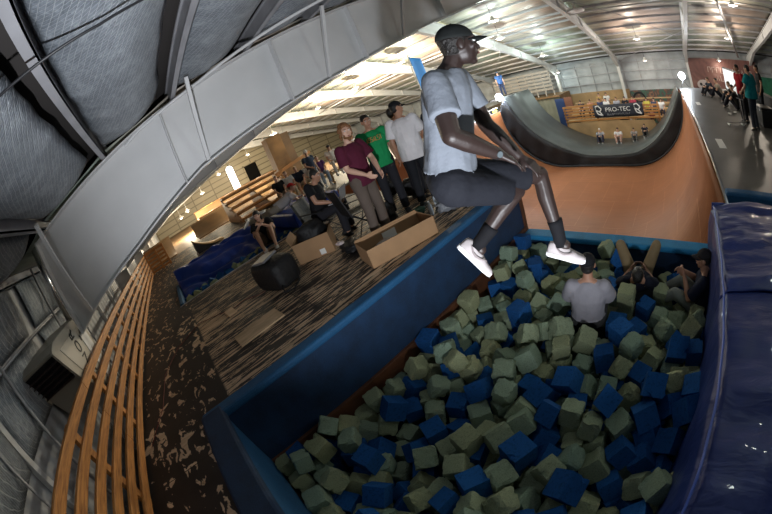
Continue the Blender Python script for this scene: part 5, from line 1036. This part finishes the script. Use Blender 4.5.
# ------------------------------------------------------------ foam cubes, where they came to rest
CUBES = "-334,832,-861,592,242,609,214;365,1067,-901,579,567,99,200;-872,981,-952,156,2,122,214;399,1743,-863,124,43,526,213;-1343,883,-976,156,159,606,207;-1013,571,-975,143,602,588,205;-1654,39,-1052,10,562,210,200;-682,519,-871,95,80,386,192;317,1510,-1005,217,46,475,203;-878,738,-966,586,504,624,207;-239,1178,-1111,74,556,288,208;-869,1860,-1031,47,104,54,205;-657,1507,-977,612,184,152,194;-76,1328,-1045,84,52,209,185;-2270,811,-1014,509,87,475,214;-1363,1484,-993,157,0,309,195;6,1666,-955,583,387,563,201;-1980,232,-990,123,467,53,195;-192,1559,-1011,302,595,98,198;-434,1434,-961,586,116,445,185;-1387,1970,-1017,69,536,284,212;-2048,-141,-978,39,95,54,208;-450,1129,-1021,155,375,1,184;588,1288,-802,411,26,611,210;-1124,1041,-993,157,221,594,212;135,1347,-1094,199,389,627,191;-2293,251,-957,155,0,89,193;-910,2379,-1017,458,205,5,210;-374,2398,-970,627,618,109,200;-2454,-26,-942,46,163,529,213;-6,1880,-813,484,93,179,199;-555,933,-938,427,622,447,183;-373,1640,-838,513,571,115,194;-1210,2397,-936,396,223,618,214;-1032,1266,-1013,522,560,521,198;-1507,1697,-974,169,157,526,209;-1259,636,-999,8,620,63,182;-21,1077,-1153,360,562,520,183;-1959,-392,-971,48,467,85,207;-1833,2566,-987,18,148,623,207;-1066,1667,-1119,111,314,594,215;144,2464,-956,0,205,481,209;-2423,1349,-975,118,558,447,199;198,1106,-1073,563,374,107,181;-636,2287,-1083,93,439,573,207;-1802,881,-1183,0,314,590,208;-2067,1280,-1030,45,621,255,185;-1330,227,-1063,531,88,352,184;409,1991,-872,342,570,620,189;-1625,592,-1114,606,54,555,208;-1653,1441,-1054,368,73,564,199;-1548,2266,-977,70,356,79,206;-540,2553,-959,0,0,420,206;-1788,1245,-1161,471,0,35,193;-852,1435,-988,454,68,459,182;-233,1933,-1135,51,228,60,199;-1515,1251,-1174,135,456,583,209;-636,3176,-980,0,314,627,209;-1094,336,-1027,619,262,618,191;-820,1285,-1151,76,241,123,202;-2000,1546,-880,592,597,142,182;-1102,2189,-982,157,0,51,186;-603,638,-1079,398,47,166,213;-1995,2246,-1081,46,44,510,204;-1901,1624,-1029,627,47,365,197;-53,2829,-1075,486,232,97,207;-2432,-260,-908,499,598,462,182;-1267,3616,-1173,0,0,395,213;-2581,2522,-960,0,1,476,215;218,1828,-983,594,596,378,180;-1973,1067,-1189,11,15,240,205;275,2786,-976,176,557,81,214;-938,3521,-1182,85,157,195,213;-2591,1739,-967,621,2,339,211;-1433,2853,-1029,184,113,150,201;-413,2146,-1011,59,80,204,182;-375,3221,-1163,157,0,579,191;-866,382,-922,250,84,13,190;-2484,1019,-1038,122,231,101,185;-115,2424,-1135,358,524,83,201;-2392,463,-1144,43,94,454,205;186,2053,-934,86,296,35,187;346,2516,-1001,150,457,17,180;-141,780,-1061,186,573,143,206;-2133,759,-1375,627,157,24,191;-2490,2025,-977,471,0,430,203;-2216,972,-1188,478,616,260,191;-2099,3200,-998,155,620,603,186;-2237,1647,-916,494,102,563,210;-2405,-416,-1096,588,619,161,191;-1852,-215,-1177,306,625,47,201;-207,2206,-1165,225,149,31,199;-206,3532,-1158,314,0,144,200;406,3839,-1190,0,314,583,193;-845,2165,-1160,314,0,152,195;-1517,380,-1247,90,73,30,180;-725,1930,-1173,265,607,174,200;-1797,3399,-1180,157,0,449,199;-1941,2031,-1175,620,304,34,211;-2392,1175,-1145,490,69,147,205;-2561,199,-866,404,242,2,189;-1150,1414,-1108,242,560,521,213;-2126,407,-1204,627,212,382,200;571,1610,-947,201,3,27,184;-2525,788,-1011,5,613,124,187;-1995,-12,-1228,409,26,60,199;-920,4031,-1033,71,209,64,213;-2310,677,-1175,266,56,88,196;-1216,1946,-1186,461,627,614,187;-2627,-426,-997,500,472,442,186;-1848,632,-1243,534,378,570,192;-1538,3278,-1169,140,471,465,208;-654,1077,-1114,409,10,480,202;-1269,416,-1174,286,468,19,199;606,2632,-994,343,481,599,210;-1872,365,-1376,157,0,367,188;-1176,4195,-1015,598,428,0,201;-168,3095,-1165,476,494,598,208;100,1578,-1105,90,54,150,189;-2344,4159,-1153,343,161,610,212;-1053,3146,-1205,429,57,427,186;-2496,3252,-973,246,128,599,190;-2106,3549,-1014,0,314,48,192;-1522,796,-1176,468,2,590,200;-1944,300,-1184,158,4,383,197;-1829,146,-1193,594,157,505,186;-26,3916,-1224,40,76,238,186;330,810,-1002,256,89,614,208;-2326,3178,-1155,313,0,618,206;543,1165,-979,41,66,399,184;-2589,611,-1176,314,0,595,206;-2604,3671,-919,471,582,475,205;-631,877,-1160,14,461,152,208;-1788,2979,-1187,49,587,139,215;-1289,3079,-1329,0,546,104,199;-1264,1755,-1183,0,0,147,180;92,3084,-1154,45,240,170,199;-341,1376,-1146,572,517,242,180;-529,1313,-1152,25,23,358,186;-1521,3500,-1143,521,0,123,202;-2483,2702,-1165,13,1,82,195;-2506,334,-1027,571,13,550,212;-2040,2982,-1160,309,157,0,197;-1666,1934,-1115,3,257,430,208;-1582,2706,-1162,95,471,180,194;340,1289,-1169,14,81,332,213;-2211,2212,-1177,387,123,45,191;-1291,882,-1173,157,0,22,184;-1284,3342,-1283,390,35,2,195;222,3997,-1379,471,0,212,183;-2614,4150,-984,24,2,314,207;-2310,2445,-1186,566,176,179,198;40,3722,-1363,157,0,496,214;-2019,1445,-1193,574,10,108,184;-2043,562,-1377,314,0,530,186;-664,4209,-1380,292,157,0,180;-674,2851,-1158,78,474,236,208;-486,1981,-1114,11,559,167,181;-2356,3530,-1073,115,64,195,207;-420,2782,-1153,470,0,572,212;-2084,2522,-1179,31,471,200,200;-356,708,-1110,27,271,484,189;-2126,4162,-1376,455,471,0,187;-856,3193,-1370,0,0,160,200;-2588,2257,-1062,625,521,316,194;-1622,1039,-1244,207,615,444,189;-2319,2889,-1207,446,563,97,215;-235,2637,-1171,481,614,349,182;579,925,-1029,416,50,434,182;-1622,231,-1341,0,93,144,184;-1101,2135,-1176,314,0,144,201;-2580,3138,-1173,445,450,557,183;-1146,4001,-1205,511,117,503,207;-1401,1460,-1186,157,0,586,191;-1853,4174,-1334,425,0,152,202;570,4136,-1188,193,157,99,191;113,3504,-1374,412,157,0,192;345,3024,-1055,85,369,562,202;473,2179,-1017,52,368,102,214;-1325,1099,-1175,0,619,469,185;-1734,-405,-1009,135,446,0,193;-899,3931,-1236,71,104,377,181;-1652,521,-1367,393,471,0,205;-1072,3719,-1184,157,0,78,202;-2377,2009,-1212,477,532,607,187;-2208,2002,-1321,314,531,615,214;-2350,1813,-1012,163,602,538,189;-1452,137,-1231,227,59,453,184;-2552,44,-1173,622,324,521,206;621,3093,-1086,352,0,0,198;-2369,1458,-1152,79,587,13,210;118,2404,-1194,0,314,144,194;-641,3199,-1188,627,157,0,207;-168,4064,-1363,314,0,81,214;-763,231,-826,251,560,100,209;97,774,-1134,476,47,536,207;-2287,218,-1160,0,2,226,213;-2229,-189,-1153,0,314,7,210;331,3243,-1175,157,0,458,200;-1244,956,-1368,314,0,145,205;-2163,2726,-1180,432,471,118,197;-1261,2310,-1182,22,463,353,182;256,954,-1204,428,78,503,180;-2456,2247,-1214,515,26,425,197;-2607,-236,-982,24,5,471,188;-277,581,-912,345,604,72,191;-2053,3556,-1201,157,0,435,181;-1420,2423,-1045,47,390,528,189;493,2881,-1165,157,0,248,191;-2149,1571,-1081,626,55,245,194;-1894,2325,-1263,438,62,413,185;-2483,-173,-1165,149,619,52,204;-1745,1640,-1185,4,47,377,210;-2153,1175,-1200,471,0,82,179;-1435,-210,-959,576,620,312,197;-2570,3972,-1169,1,314,13,198;450,3864,-1378,471,471,0,183;-1870,1828,-1233,452,234,32,202;382,1741,-1171,627,314,53,189;-709,1691,-1168,157,17,37,187;88,998,-1320,0,541,247,213;-1435,3732,-1183,391,471,7,188;-906,4157,-1366,0,0,202,209;-2590,1617,-1175,157,0,300,180;227,2215,-1046,627,84,172,186;496,1573,-1168,180,480,501,199;-1626,-171,-1186,20,23,514,207;-155,892,-1248,533,26,25,198;-2023,3208,-1178,7,309,42,182;-638,1481,-1179,446,11,36,208;-486,2160,-1240,554,306,51,206;-1635,3905,-1286,430,65,566,197;10,1308,-1259,36,393,14,206;-1069,3290,-1377,484,157,37,186;-2582,2486,-1162,471,0,257,188;-1456,-94,-1119,99,19,352,185;-1862,3961,-1381,0,0,154,179;-141,3546,-1364,343,471,0,212;59,4138,-1367,549,471,0,207;-1366,2908,-1250,546,319,570,181;-1370,4213,-1370,471,0,320,200;5,2600,-1264,233,624,514,179;-845,949,-1366,307,157,0,209;-4,1972,-1001,61,608,50,209;446,2663,-1192,157,0,441,198;-144,1553,-1200,446,120,65,178;-733,2446,-1164,473,25,193,188;-1663,2317,-1132,612,93,563,180;-1803,2527,-1183,154,8,274,188;-459,463,-928,0,566,227,186;-880,1721,-1363,157,0,194,214;148,2683,-1115,129,243,81,215;-887,3435,-1379,157,0,329,182;-1001,1878,-1216,544,589,6,178;-2248,3777,-1142,54,568,471,207;371,2420,-1224,483,45,423,205;-522,-162,-842,81,233,573,212;-1594,4167,-1381,471,0,408,178;-1250,12,-1130,626,57,351,203;-2091,3830,-1341,583,0,234,194;-2598,3510,-1061,444,111,475,191;383,49,-913,99,282,16,211;-2623,1191,-1193,153,0,158,186;-891,-178,-932,556,278,572,212;-2134,129,-1367,34,471,358,205;611,1852,-1043,481,627,157,199;-2562,-53,-1381,157,0,297,178;5,19,-805,460,581,581,198;582,2348,-1129,111,42,69,195;-134,1156,-1378,314,0,534,185;-2258,-113,-1364,314,0,589,212;-1388,1401,-1376,157,0,6,188;-326,3139,-1364,157,0,598,211;-1685,3643,-1268,548,591,376,197;-809,2268,-1364,412,157,0,213;-12,2828,-1343,157,568,517,182;-2589,3756,-1162,157,0,2,211;-1281,659,-1187,5,10,509,196;-568,2587,-1160,572,157,0,196;593,1435,-1005,491,112,205,183;-584,1913,-1376,28,157,43,187;-1503,3435,-1375,471,0,442,191;388,554,-974,483,575,12,202;-1824,2738,-1196,471,0,295,181;-366,301,-836,351,61,601,178;-1364,2247,-1371,314,0,510,199;-420,1735,-996,3,383,492,182;-1304,316,-1374,614,157,0,193;-1472,1687,-1181,471,0,170,204;-1060,2415,-1198,471,0,5,185;-153,211,-854,528,538,552,188;-926,962,-1159,312,0,3,200;-1121,-153,-957,71,522,355,193;6,576,-972,74,108,215,189;-1515,2130,-1168,555,389,148,189;-2327,963,-1376,117,471,507,188;-1571,780,-1374,471,0,56,193;-1585,2498,-1183,159,621,275,188;-319,-157,-929,0,209,38,203;-7,357,-1047,81,349,620,207;-1533,3053,-1176,332,17,607,192;-1791,1215,-1364,314,0,552,212;-672,5,-969,48,579,588,211;-1266,3584,-1375,404,471,84,191;473,300,-1021,46,623,575,213;120,1796,-1180,320,7,140,190;-558,196,-915,375,598,123,184;236,360,-1014,587,360,596,185;-48,-212,-1131,107,620,160,208;-1341,4005,-1371,317,157,0,197;-1395,2464,-1378,307,157,0,185;441,-161,-1006,45,281,555,182;147,-26,-958,151,109,558,200;-360,103,-1000,610,564,386,183;-423,1594,-1368,445,157,559,204;-1669,-19,-1377,0,314,141,186;-1532,1927,-1366,13,471,103,209;-682,2091,-1379,437,157,0,182;-676,1379,-1377,0,0,309,186;23,1621,-1369,157,0,379,202;-1383,2641,-1168,347,157,0,184;-2234,1768,-1173,131,0,88,183;-2367,4160,-1362,157,4,610,208;614,4182,-1377,87,157,74,186;-790,483,-1129,565,415,615,196;-900,141,-991,479,553,120,196;-456,1797,-1187,481,559,167,201;-1435,3788,-1374,157,0,577,193;-434,1566,-1141,471,115,492,188;-2565,3426,-1240,131,98,483,183;-1613,1454,-1381,0,0,439,178;449,1046,-1169,157,0,54,179;-176,-7,-1010,18,53,64,190;411,1667,-1368,441,157,0,204;201,539,-1132,0,97,211,202;-2476,3030,-1364,612,471,102,213;-730,-380,-881,104,57,441,200;-1880,3701,-1338,0,400,566,187;-2024,3529,-1381,78,157,561,178;-117,1850,-1333,0,581,577,204;-1692,2519,-1373,185,471,595,194;-918,736,-1175,136,618,442,197;-1686,2251,-1366,157,0,411,208;-1996,-380,-1177,469,0,214,200;-394,905,-1138,14,514,155,198;-2282,1318,-1369,471,0,555,202;-1221,756,-1377,0,0,302,185;-108,3057,-1381,395,471,0,178;-1869,3181,-1368,314,0,575,205;233,-125,-1156,314,0,558,201;-234,324,-984,195,538,552,185;-2630,2056,-1168,0,0,1,179;410,4133,-1379,0,314,601,183;422,-254,-1174,28,362,87,205;-1857,132,-1378,160,471,550,184;-386,2406,-1168,528,147,96,195;-2576,4219,-1199,0,314,15,178;-1090,3809,-1378,157,0,619,185;123,-398,-983,439,7,181,200;-2150,1577,-1364,0,0,114,212;-161,560,-1159,87,191,552,208;-654,366,-1039,576,96,481,186;133,1829,-1379,356,157,0,183;5,2051,-1209,504,93,183,208;-1074,1572,-1367,157,0,232,207;220,2700,-1378,0,0,425,184;283,2012,-1373,0,314,30,194;-2571,2821,-1364,0,0,561,212;-1119,414,-1371,176,471,0,198;-2067,3300,-1375,0,0,625,191;349,128,-1165,173,24,571,211;135,283,-1240,56,58,565,187;-69,3287,-1367,471,0,292,206;561,2890,-1365,0,0,231,210;-335,2562,-1366,375,157,0,209;-2530,618,-1375,73,471,41,191;34,66,-1127,204,0,408,211;-1853,960,-1378,0,314,489,184;-1769,3383,-1375,157,0,226,191;-2572,2426,-1363,471,0,256,214;-906,1449,-1244,101,615,83,192;-2614,-416,-1182,157,1,483,184;-1041,203,-1296,223,588,482,199;-1128,-395,-645,617,613,183,182;599,-399,-1200,129,471,134,178;-2262,-393,-1272,226,29,480,188;624,529,-909,0,490,157,191;627,81,-962,4,411,466,181;-603,3142,-1381,471,0,52,178;-1227,96,-1334,531,0,511,195;443,762,-1180,146,408,615,209;-1200,-352,-1059,599,288,9,205;-531,67,-1171,63,471,607,211;-670,-189,-1055,119,39,460,200;-522,-391,-944,351,606,149,213;-109,-422,-996,541,481,401,183;628,704,-1013,0,330,157,185;582,3182,-1306,91,590,157,196;-280,2205,-1379,58,471,614,182;-1101,1176,-1259,77,360,11,214;-964,4225,-1167,0,0,314,189;-333,-416,-1083,399,5,477,185;-914,4,-1150,129,75,434,215;-906,2028,-1370,0,0,594,201;-998,-409,-1019,380,127,68,189;-345,2839,-1365,157,0,566,210;-262,1368,-1361,157,150,571,204;-2576,3780,-1369,121,157,170,203;-598,977,-1367,543,157,224,206;149,-400,-1178,304,124,4,187;415,1986,-1161,156,39,464,178;-1141,-409,-839,7,297,158,191;-696,2502,-1375,314,0,87,190;-2044,-321,-1375,129,471,71,191;-77,2246,-1366,554,471,419,208;-878,3684,-1379,157,0,8,181;-897,1184,-1309,102,561,514,190;-362,-351,-1371,138,471,0,197;558,487,-1145,112,0,251,185;298,-412,-1366,314,0,4,208;227,108,-1379,530,471,514,181;-1456,-425,-1078,471,578,0,189;-1014,2387,-1380,314,0,531,179;-2271,3436,-1245,594,68,209,207;-2144,1175,-1380,626,157,236,180;-2407,3589,-1325,0,403,523,206;-1419,1171,-1373,140,471,124,194;611,-35,-1160,23,186,498,197;-2618,1838,-1162,471,621,157,192;-648,1681,-1373,416,471,543,194;-520,-193,-1379,157,0,423,182;-289,-57,-1370,471,0,474,201;-330,-144,-1168,34,471,466,202;-385,950,-1372,157,0,607,195;-1134,-196,-1209,39,4,557,198;-571,2932,-1367,103,471,582,205;613,176,-1373,313,157,0,195"
def foamcol(name, a, b2, bump, sc):
    m = mat(name, a, .92, spec=.15); N, L, b = nodes(m); oi = N.new('ShaderNodeObjectInfo')
    n1 = noise_n(m, texco(m), sc, 6, .7); c = mixc(m, oi.outputs['Random'], a, b2)
    x = N.new('ShaderNodeMix'); x.data_type = 'RGBA'; x.blend_type = 'MULTIPLY'; x.inputs[0].default_value = 1; L.new(c, x.inputs[6])
    L.new(ramp(m, n1, [(.28,(.45,.45,.42)),(.5,(1,1,1))]), x.inputs[7]); L.new(x.outputs[2], b.inputs['Base Color']); bumpn(m, n1, bump, .012); return m
GREEN = foamcol('green_foam', (.25,.34,.25), (.34,.36,.20), .7, 16); BLUE = foamcol('blue_foam', (.012,.075,.24), (.018,.11,.33), .2, 9)
def cube_mesh(k, rough):
    rnd = random.Random(k); n = 6; vs = {}; fs = []; V = []
    def vid(i, j, l):
        if (i,j,l) not in vs:
            p = Vector((i/n-.5, j/n-.5, l/n-.5)); e = sorted(abs(q) for q in p); q = p.copy()
            edge = max(0, e[1]-.38)/.12; cor = max(0, e[0]-.3)/.2
            q *= 1 - rough*(.045*edge + .06*cor) ; 
            q += Vector([noise.noise(p*5+Vector((k*9,s,0))) for s in (0,11,23)])*.055*rough*(.4+edge)
            # a missing chunk and an overall skew
            ch = Vector([rnd2 for rnd2 in CH]); dd = (p-ch).length
            if dd < .33*rough: q -= (ch*.22*(1-dd/.33/max(rough,.01)))
            q.x += SK[0]*q.z; q.y += SK[1]*q.z
            vs[(i,j,l)] = len(V); V.append(q)
        return vs[(i,j,l)]
    CH = [rnd.choice((-.5,.5)), rnd.choice((-.5,.5)), rnd.uniform(-.5,.5)]; SK = [rnd.uniform(-.09,.09), rnd.uniform(-.09,.09)]
    for ax in range(3):
        for s in (0, n):
            for a in range(n):
                for b_ in range(n):
                    def pt(u, v):
                        c = [0,0,0]; c[ax] = s; c[(ax+1)%3] = u; c[(ax+2)%3] = v; return vid(*c)
                    f = [pt(a,b_), pt(a+1,b_), pt(a+1,b_+1), pt(a,b_+1)]; fs.append(f if s else f[::-1])
    me = bpy.data.meshes.new('foam_cube'); me.from_pydata(V, [], fs); me.update(); return me
GM = [cube_mesh(i, r) for i, r in enumerate((.9,1.2,1.5,.7,1.3,1.0,1.7,.8))]; BMs = [cube_mesh(20+i, r) for i, r in enumerate((.10,.18,.05,.25,.12))]
for me in GM: me.materials.append(GREEN)
for me in BMs: me.materials.append(BLUE)
rnd = random.Random(4); pile = MB(); pcount = 0
for i, r_ in enumerate(CUBES.split(';')):
    x, y, z, a, b_, c, s = [float(q) for q in r_.split(',')]
    x /= 1000; y /= 1000; z = z/1000 + .11; s /= 1000; blue = rnd.random() < .37; me = rnd.choice(BMs if blue else GM)
    Mx = Matrix.Translation((x,y,z)) @ Euler((a/100,b_/100,c/100)).to_matrix().to_4x4() @ Matrix.Scale(s*1.02, 4)
    if i >= 300:
        if blue: pile.add([Mx @ v.co for v in me.vertices], [list(p.vertices) for p in me.polygons], 1)
        else: pile.add([Mx @ v.co for v in me.vertices], [list(p.vertices) for p in me.polygons], 0)
        continue
    o = bpy.data.objects.new('foam_cube', me); COL.objects.link(o); o.matrix_world = Mx; WM[o] = Mx
    cn = 'blue' if blue else 'pale green'
    if y > 3.85: zn, gz = 'lying against the padded far wall of the pit', 'along the far pad'
    elif x < -2.35: zn, gz = 'lying along the left wall of the pit', 'along the left wall'
    elif x > .30: zn, gz = 'lying against the navy crash mat', 'along the crash mat'
    elif abs(x+1.) < .6 and abs(y-2.7) < .6: zn, gz = 'around the seated person in the grey T-shirt', 'around the grey T-shirt'
    elif y > 3.1 and x > -1.0: zn, gz = 'beside the two people at the far wall', 'around the two far people'
    elif y > 2.7: zn, gz = 'far left in the pit under the jumper', 'under the jumper'
    elif y < .75: zn, gz = 'nearest the bottom of the photo', 'nearest the camera'
    elif x < -1.5: zn, gz = 'in the left half of the pit, away from the wall', 'left half of the pit'
    elif x < -.7: zn, gz = 'in the centre of the pit', 'centre of the pit'
    else: zn, gz = 'in the right half of the pit, away from the mat', 'right half of the pit'
    tag(o, cn+' foam cube '+zn, 'foam cube', ('blue' if blue else 'green')+' foam cubes '+gz)
if pile.v: tag(build('foam_cube_pile', pile, [GREEN, BLUE]), 'blue and pale green foam cubes buried deeper between the others', 'foam cubes', kind='stuff')
# cubes in the small far pit
for i in range(48):
    y = -.35+(i//3)*.225; blue = rnd.random() < .5; o = bpy.data.objects.new('foam_cube', rnd.choice(BMs if blue else GM)); COL.objects.link(o)
    o.matrix_world = Matrix.Translation((-7.29-.24*(i%3)-rnd.uniform(0,.08), y, -.12+rnd.uniform(-.03,.03))) @ Euler([rnd.uniform(0,6) for _ in range(3)]).to_matrix().to_4x4() @ Matrix.Scale(.2, 4)
    tag(o, ('blue' if blue else 'pale green')+' foam cube in the small pit below the crumpled tarp', 'foam cube', ('blue' if blue else 'green')+' foam cubes in the small pit')
# ------------------------------------------------------------ light
w = bpy.data.worlds.new('world'); SC.world = w; w.use_nodes = True
w.node_tree.nodes['Background'].inputs[0].default_value = (.6,.7,.9,1); w.node_tree.nodes['Background'].inputs[1].default_value = .07
def lamp(kind, loc, energy, color=(1,1,1), size=.3, target=None, ang=90, blend=.5):
    l = bpy.data.lights.new('light', kind); l.energy = energy; l.color = color
    if kind in ('POINT','SPOT'): l.shadow_soft_size = size
    if kind == 'AREA': l.size = size
    if kind == 'SPOT': l.spot_size = math.radians(ang); l.spot_blend = blend
    o = bpy.data.objects.new('light', l); COL.objects.link(o); o.location = loc
    if target is not None: o.rotation_euler = (Vector(target)-Vector(loc)).to_track_quat('-Z','Y').to_euler()
    return o
bulb = emis('lamp_bulb', (1,.95,.85), 14)
LP = [((-14.3,15.3,4.5),'white bell lamp hanging just left of the blue flag'),((-19.7,15.6,4.4),'bell lamp under the cream girders, second left of the blue flag'),
 ((-25.6,15.6,4.5),'bell lamp above the curly-haired person, far left roof'),((-22.5,9.5,3.6),'white bell lamp beside the top of the tall plywood tower'),
 ((-28,1.4,1.35),'bell lamp hanging low at the far left, nearer of the low pair'),((-30,2.3,1.55),'bell lamp hanging low at the far left, behind the other'),
 ((-36,7.5,3.3),'small bell lamp by the arched window'),((-38,12.,3.9),'small bell lamp by the dark square opening'),((-33,4.6,2.3),'small bell lamp left of the arched window'),
 ((-8.3,22.8,2.7),'bell lamp hanging over the slatted far railing'),((-8.5,17.5,4.0),'bell lamp above the brim of the cap'),((-7.2,14.9,4.6),'bell lamp under the roof right above the cap'),
 ((-1.2,22.3,2.8),'bell lamp high above the banner'),((-1.4,28.3,1.35),'bell lamp on the far wall above the banner'),((-9.6,28.7,1.25),'bell lamp close to the far wall beyond the raised ramp'),
 ((5.5,22.6,2.75),'bell lamp under the tan roof left of the dark tube'),((5.5,28.6,1.25),'bell lamp above the wall lettering at the right'),((5.2,17.2,4.1),'bell lamp at the top edge near the dark tube')]
for i, (p_, l) in enumerate(LP):
    t = thing('hanging_lamp', l, 'lamp', p_, 0, None); x, y, z = p_
    build('shade', MB().lathe([(.04,.22),(.07,.2),(.10,.1),(.24,.0),(.28,-.06),(.26,-.06),(.2,0),(.05,.08)], p_, 18, cap=False), M['white'], t, smooth=True)
    build('bulb', MB().ell((x,y,z-.03),(.11,.11,.09)), bulb, t, smooth=True)
    build('cord', MB().tube([(x,y,z+.2),(x,y,rtop(y)+.1)], .012), M['black'] if x > -10 else M['white'], t)
    col = (1,.86,.62) if x < -11 else (.85,1,.92) if x < -3 else (1,.86,.7)
    lamp('POINT', (x,y,z-.6), (650 if x < -25 else 1400 if x < -11 else 300 if y < 26 else 45), col, .10)
lamp('POINT', (1.6,3.4,3.15), 40, (.88,1,.93), .08)  # added light above the pit, out of view, to model the foam cubes
lamp('SPOT', (.3,-.4,.45), 560, (.90,.94,1), .05, (-3.4,4.6,4.6), 128, .7)
# ------------------------------------------------------------ bake live modifiers of the figures into plain meshes
bpy.context.view_layer.update()
dg_ = bpy.context.evaluated_depsgraph_get(); done = {}
for o in list(bpy.data.objects):
    if o.type == 'MESH' and o.modifiers:
        key = (o.data.name, tuple((m_.type, m_.name) for m_ in o.modifiers))
        if key not in done: done[key] = bpy.data.meshes.new_from_object(o.evaluated_get(dg_))
for o in list(bpy.data.objects):
    if o.type == 'MESH' and o.modifiers:
        key = (o.data.name, tuple((m_.type, m_.name) for m_ in o.modifiers)); o['bk'] = 1
        new = done[key]; o.modifiers.clear(); del o['bk']; o['_n'] = new.name
for o in list(bpy.data.objects):
    if '_n' in o.keys(): o.data = bpy.data.meshes[o['_n']]; del o['_n']
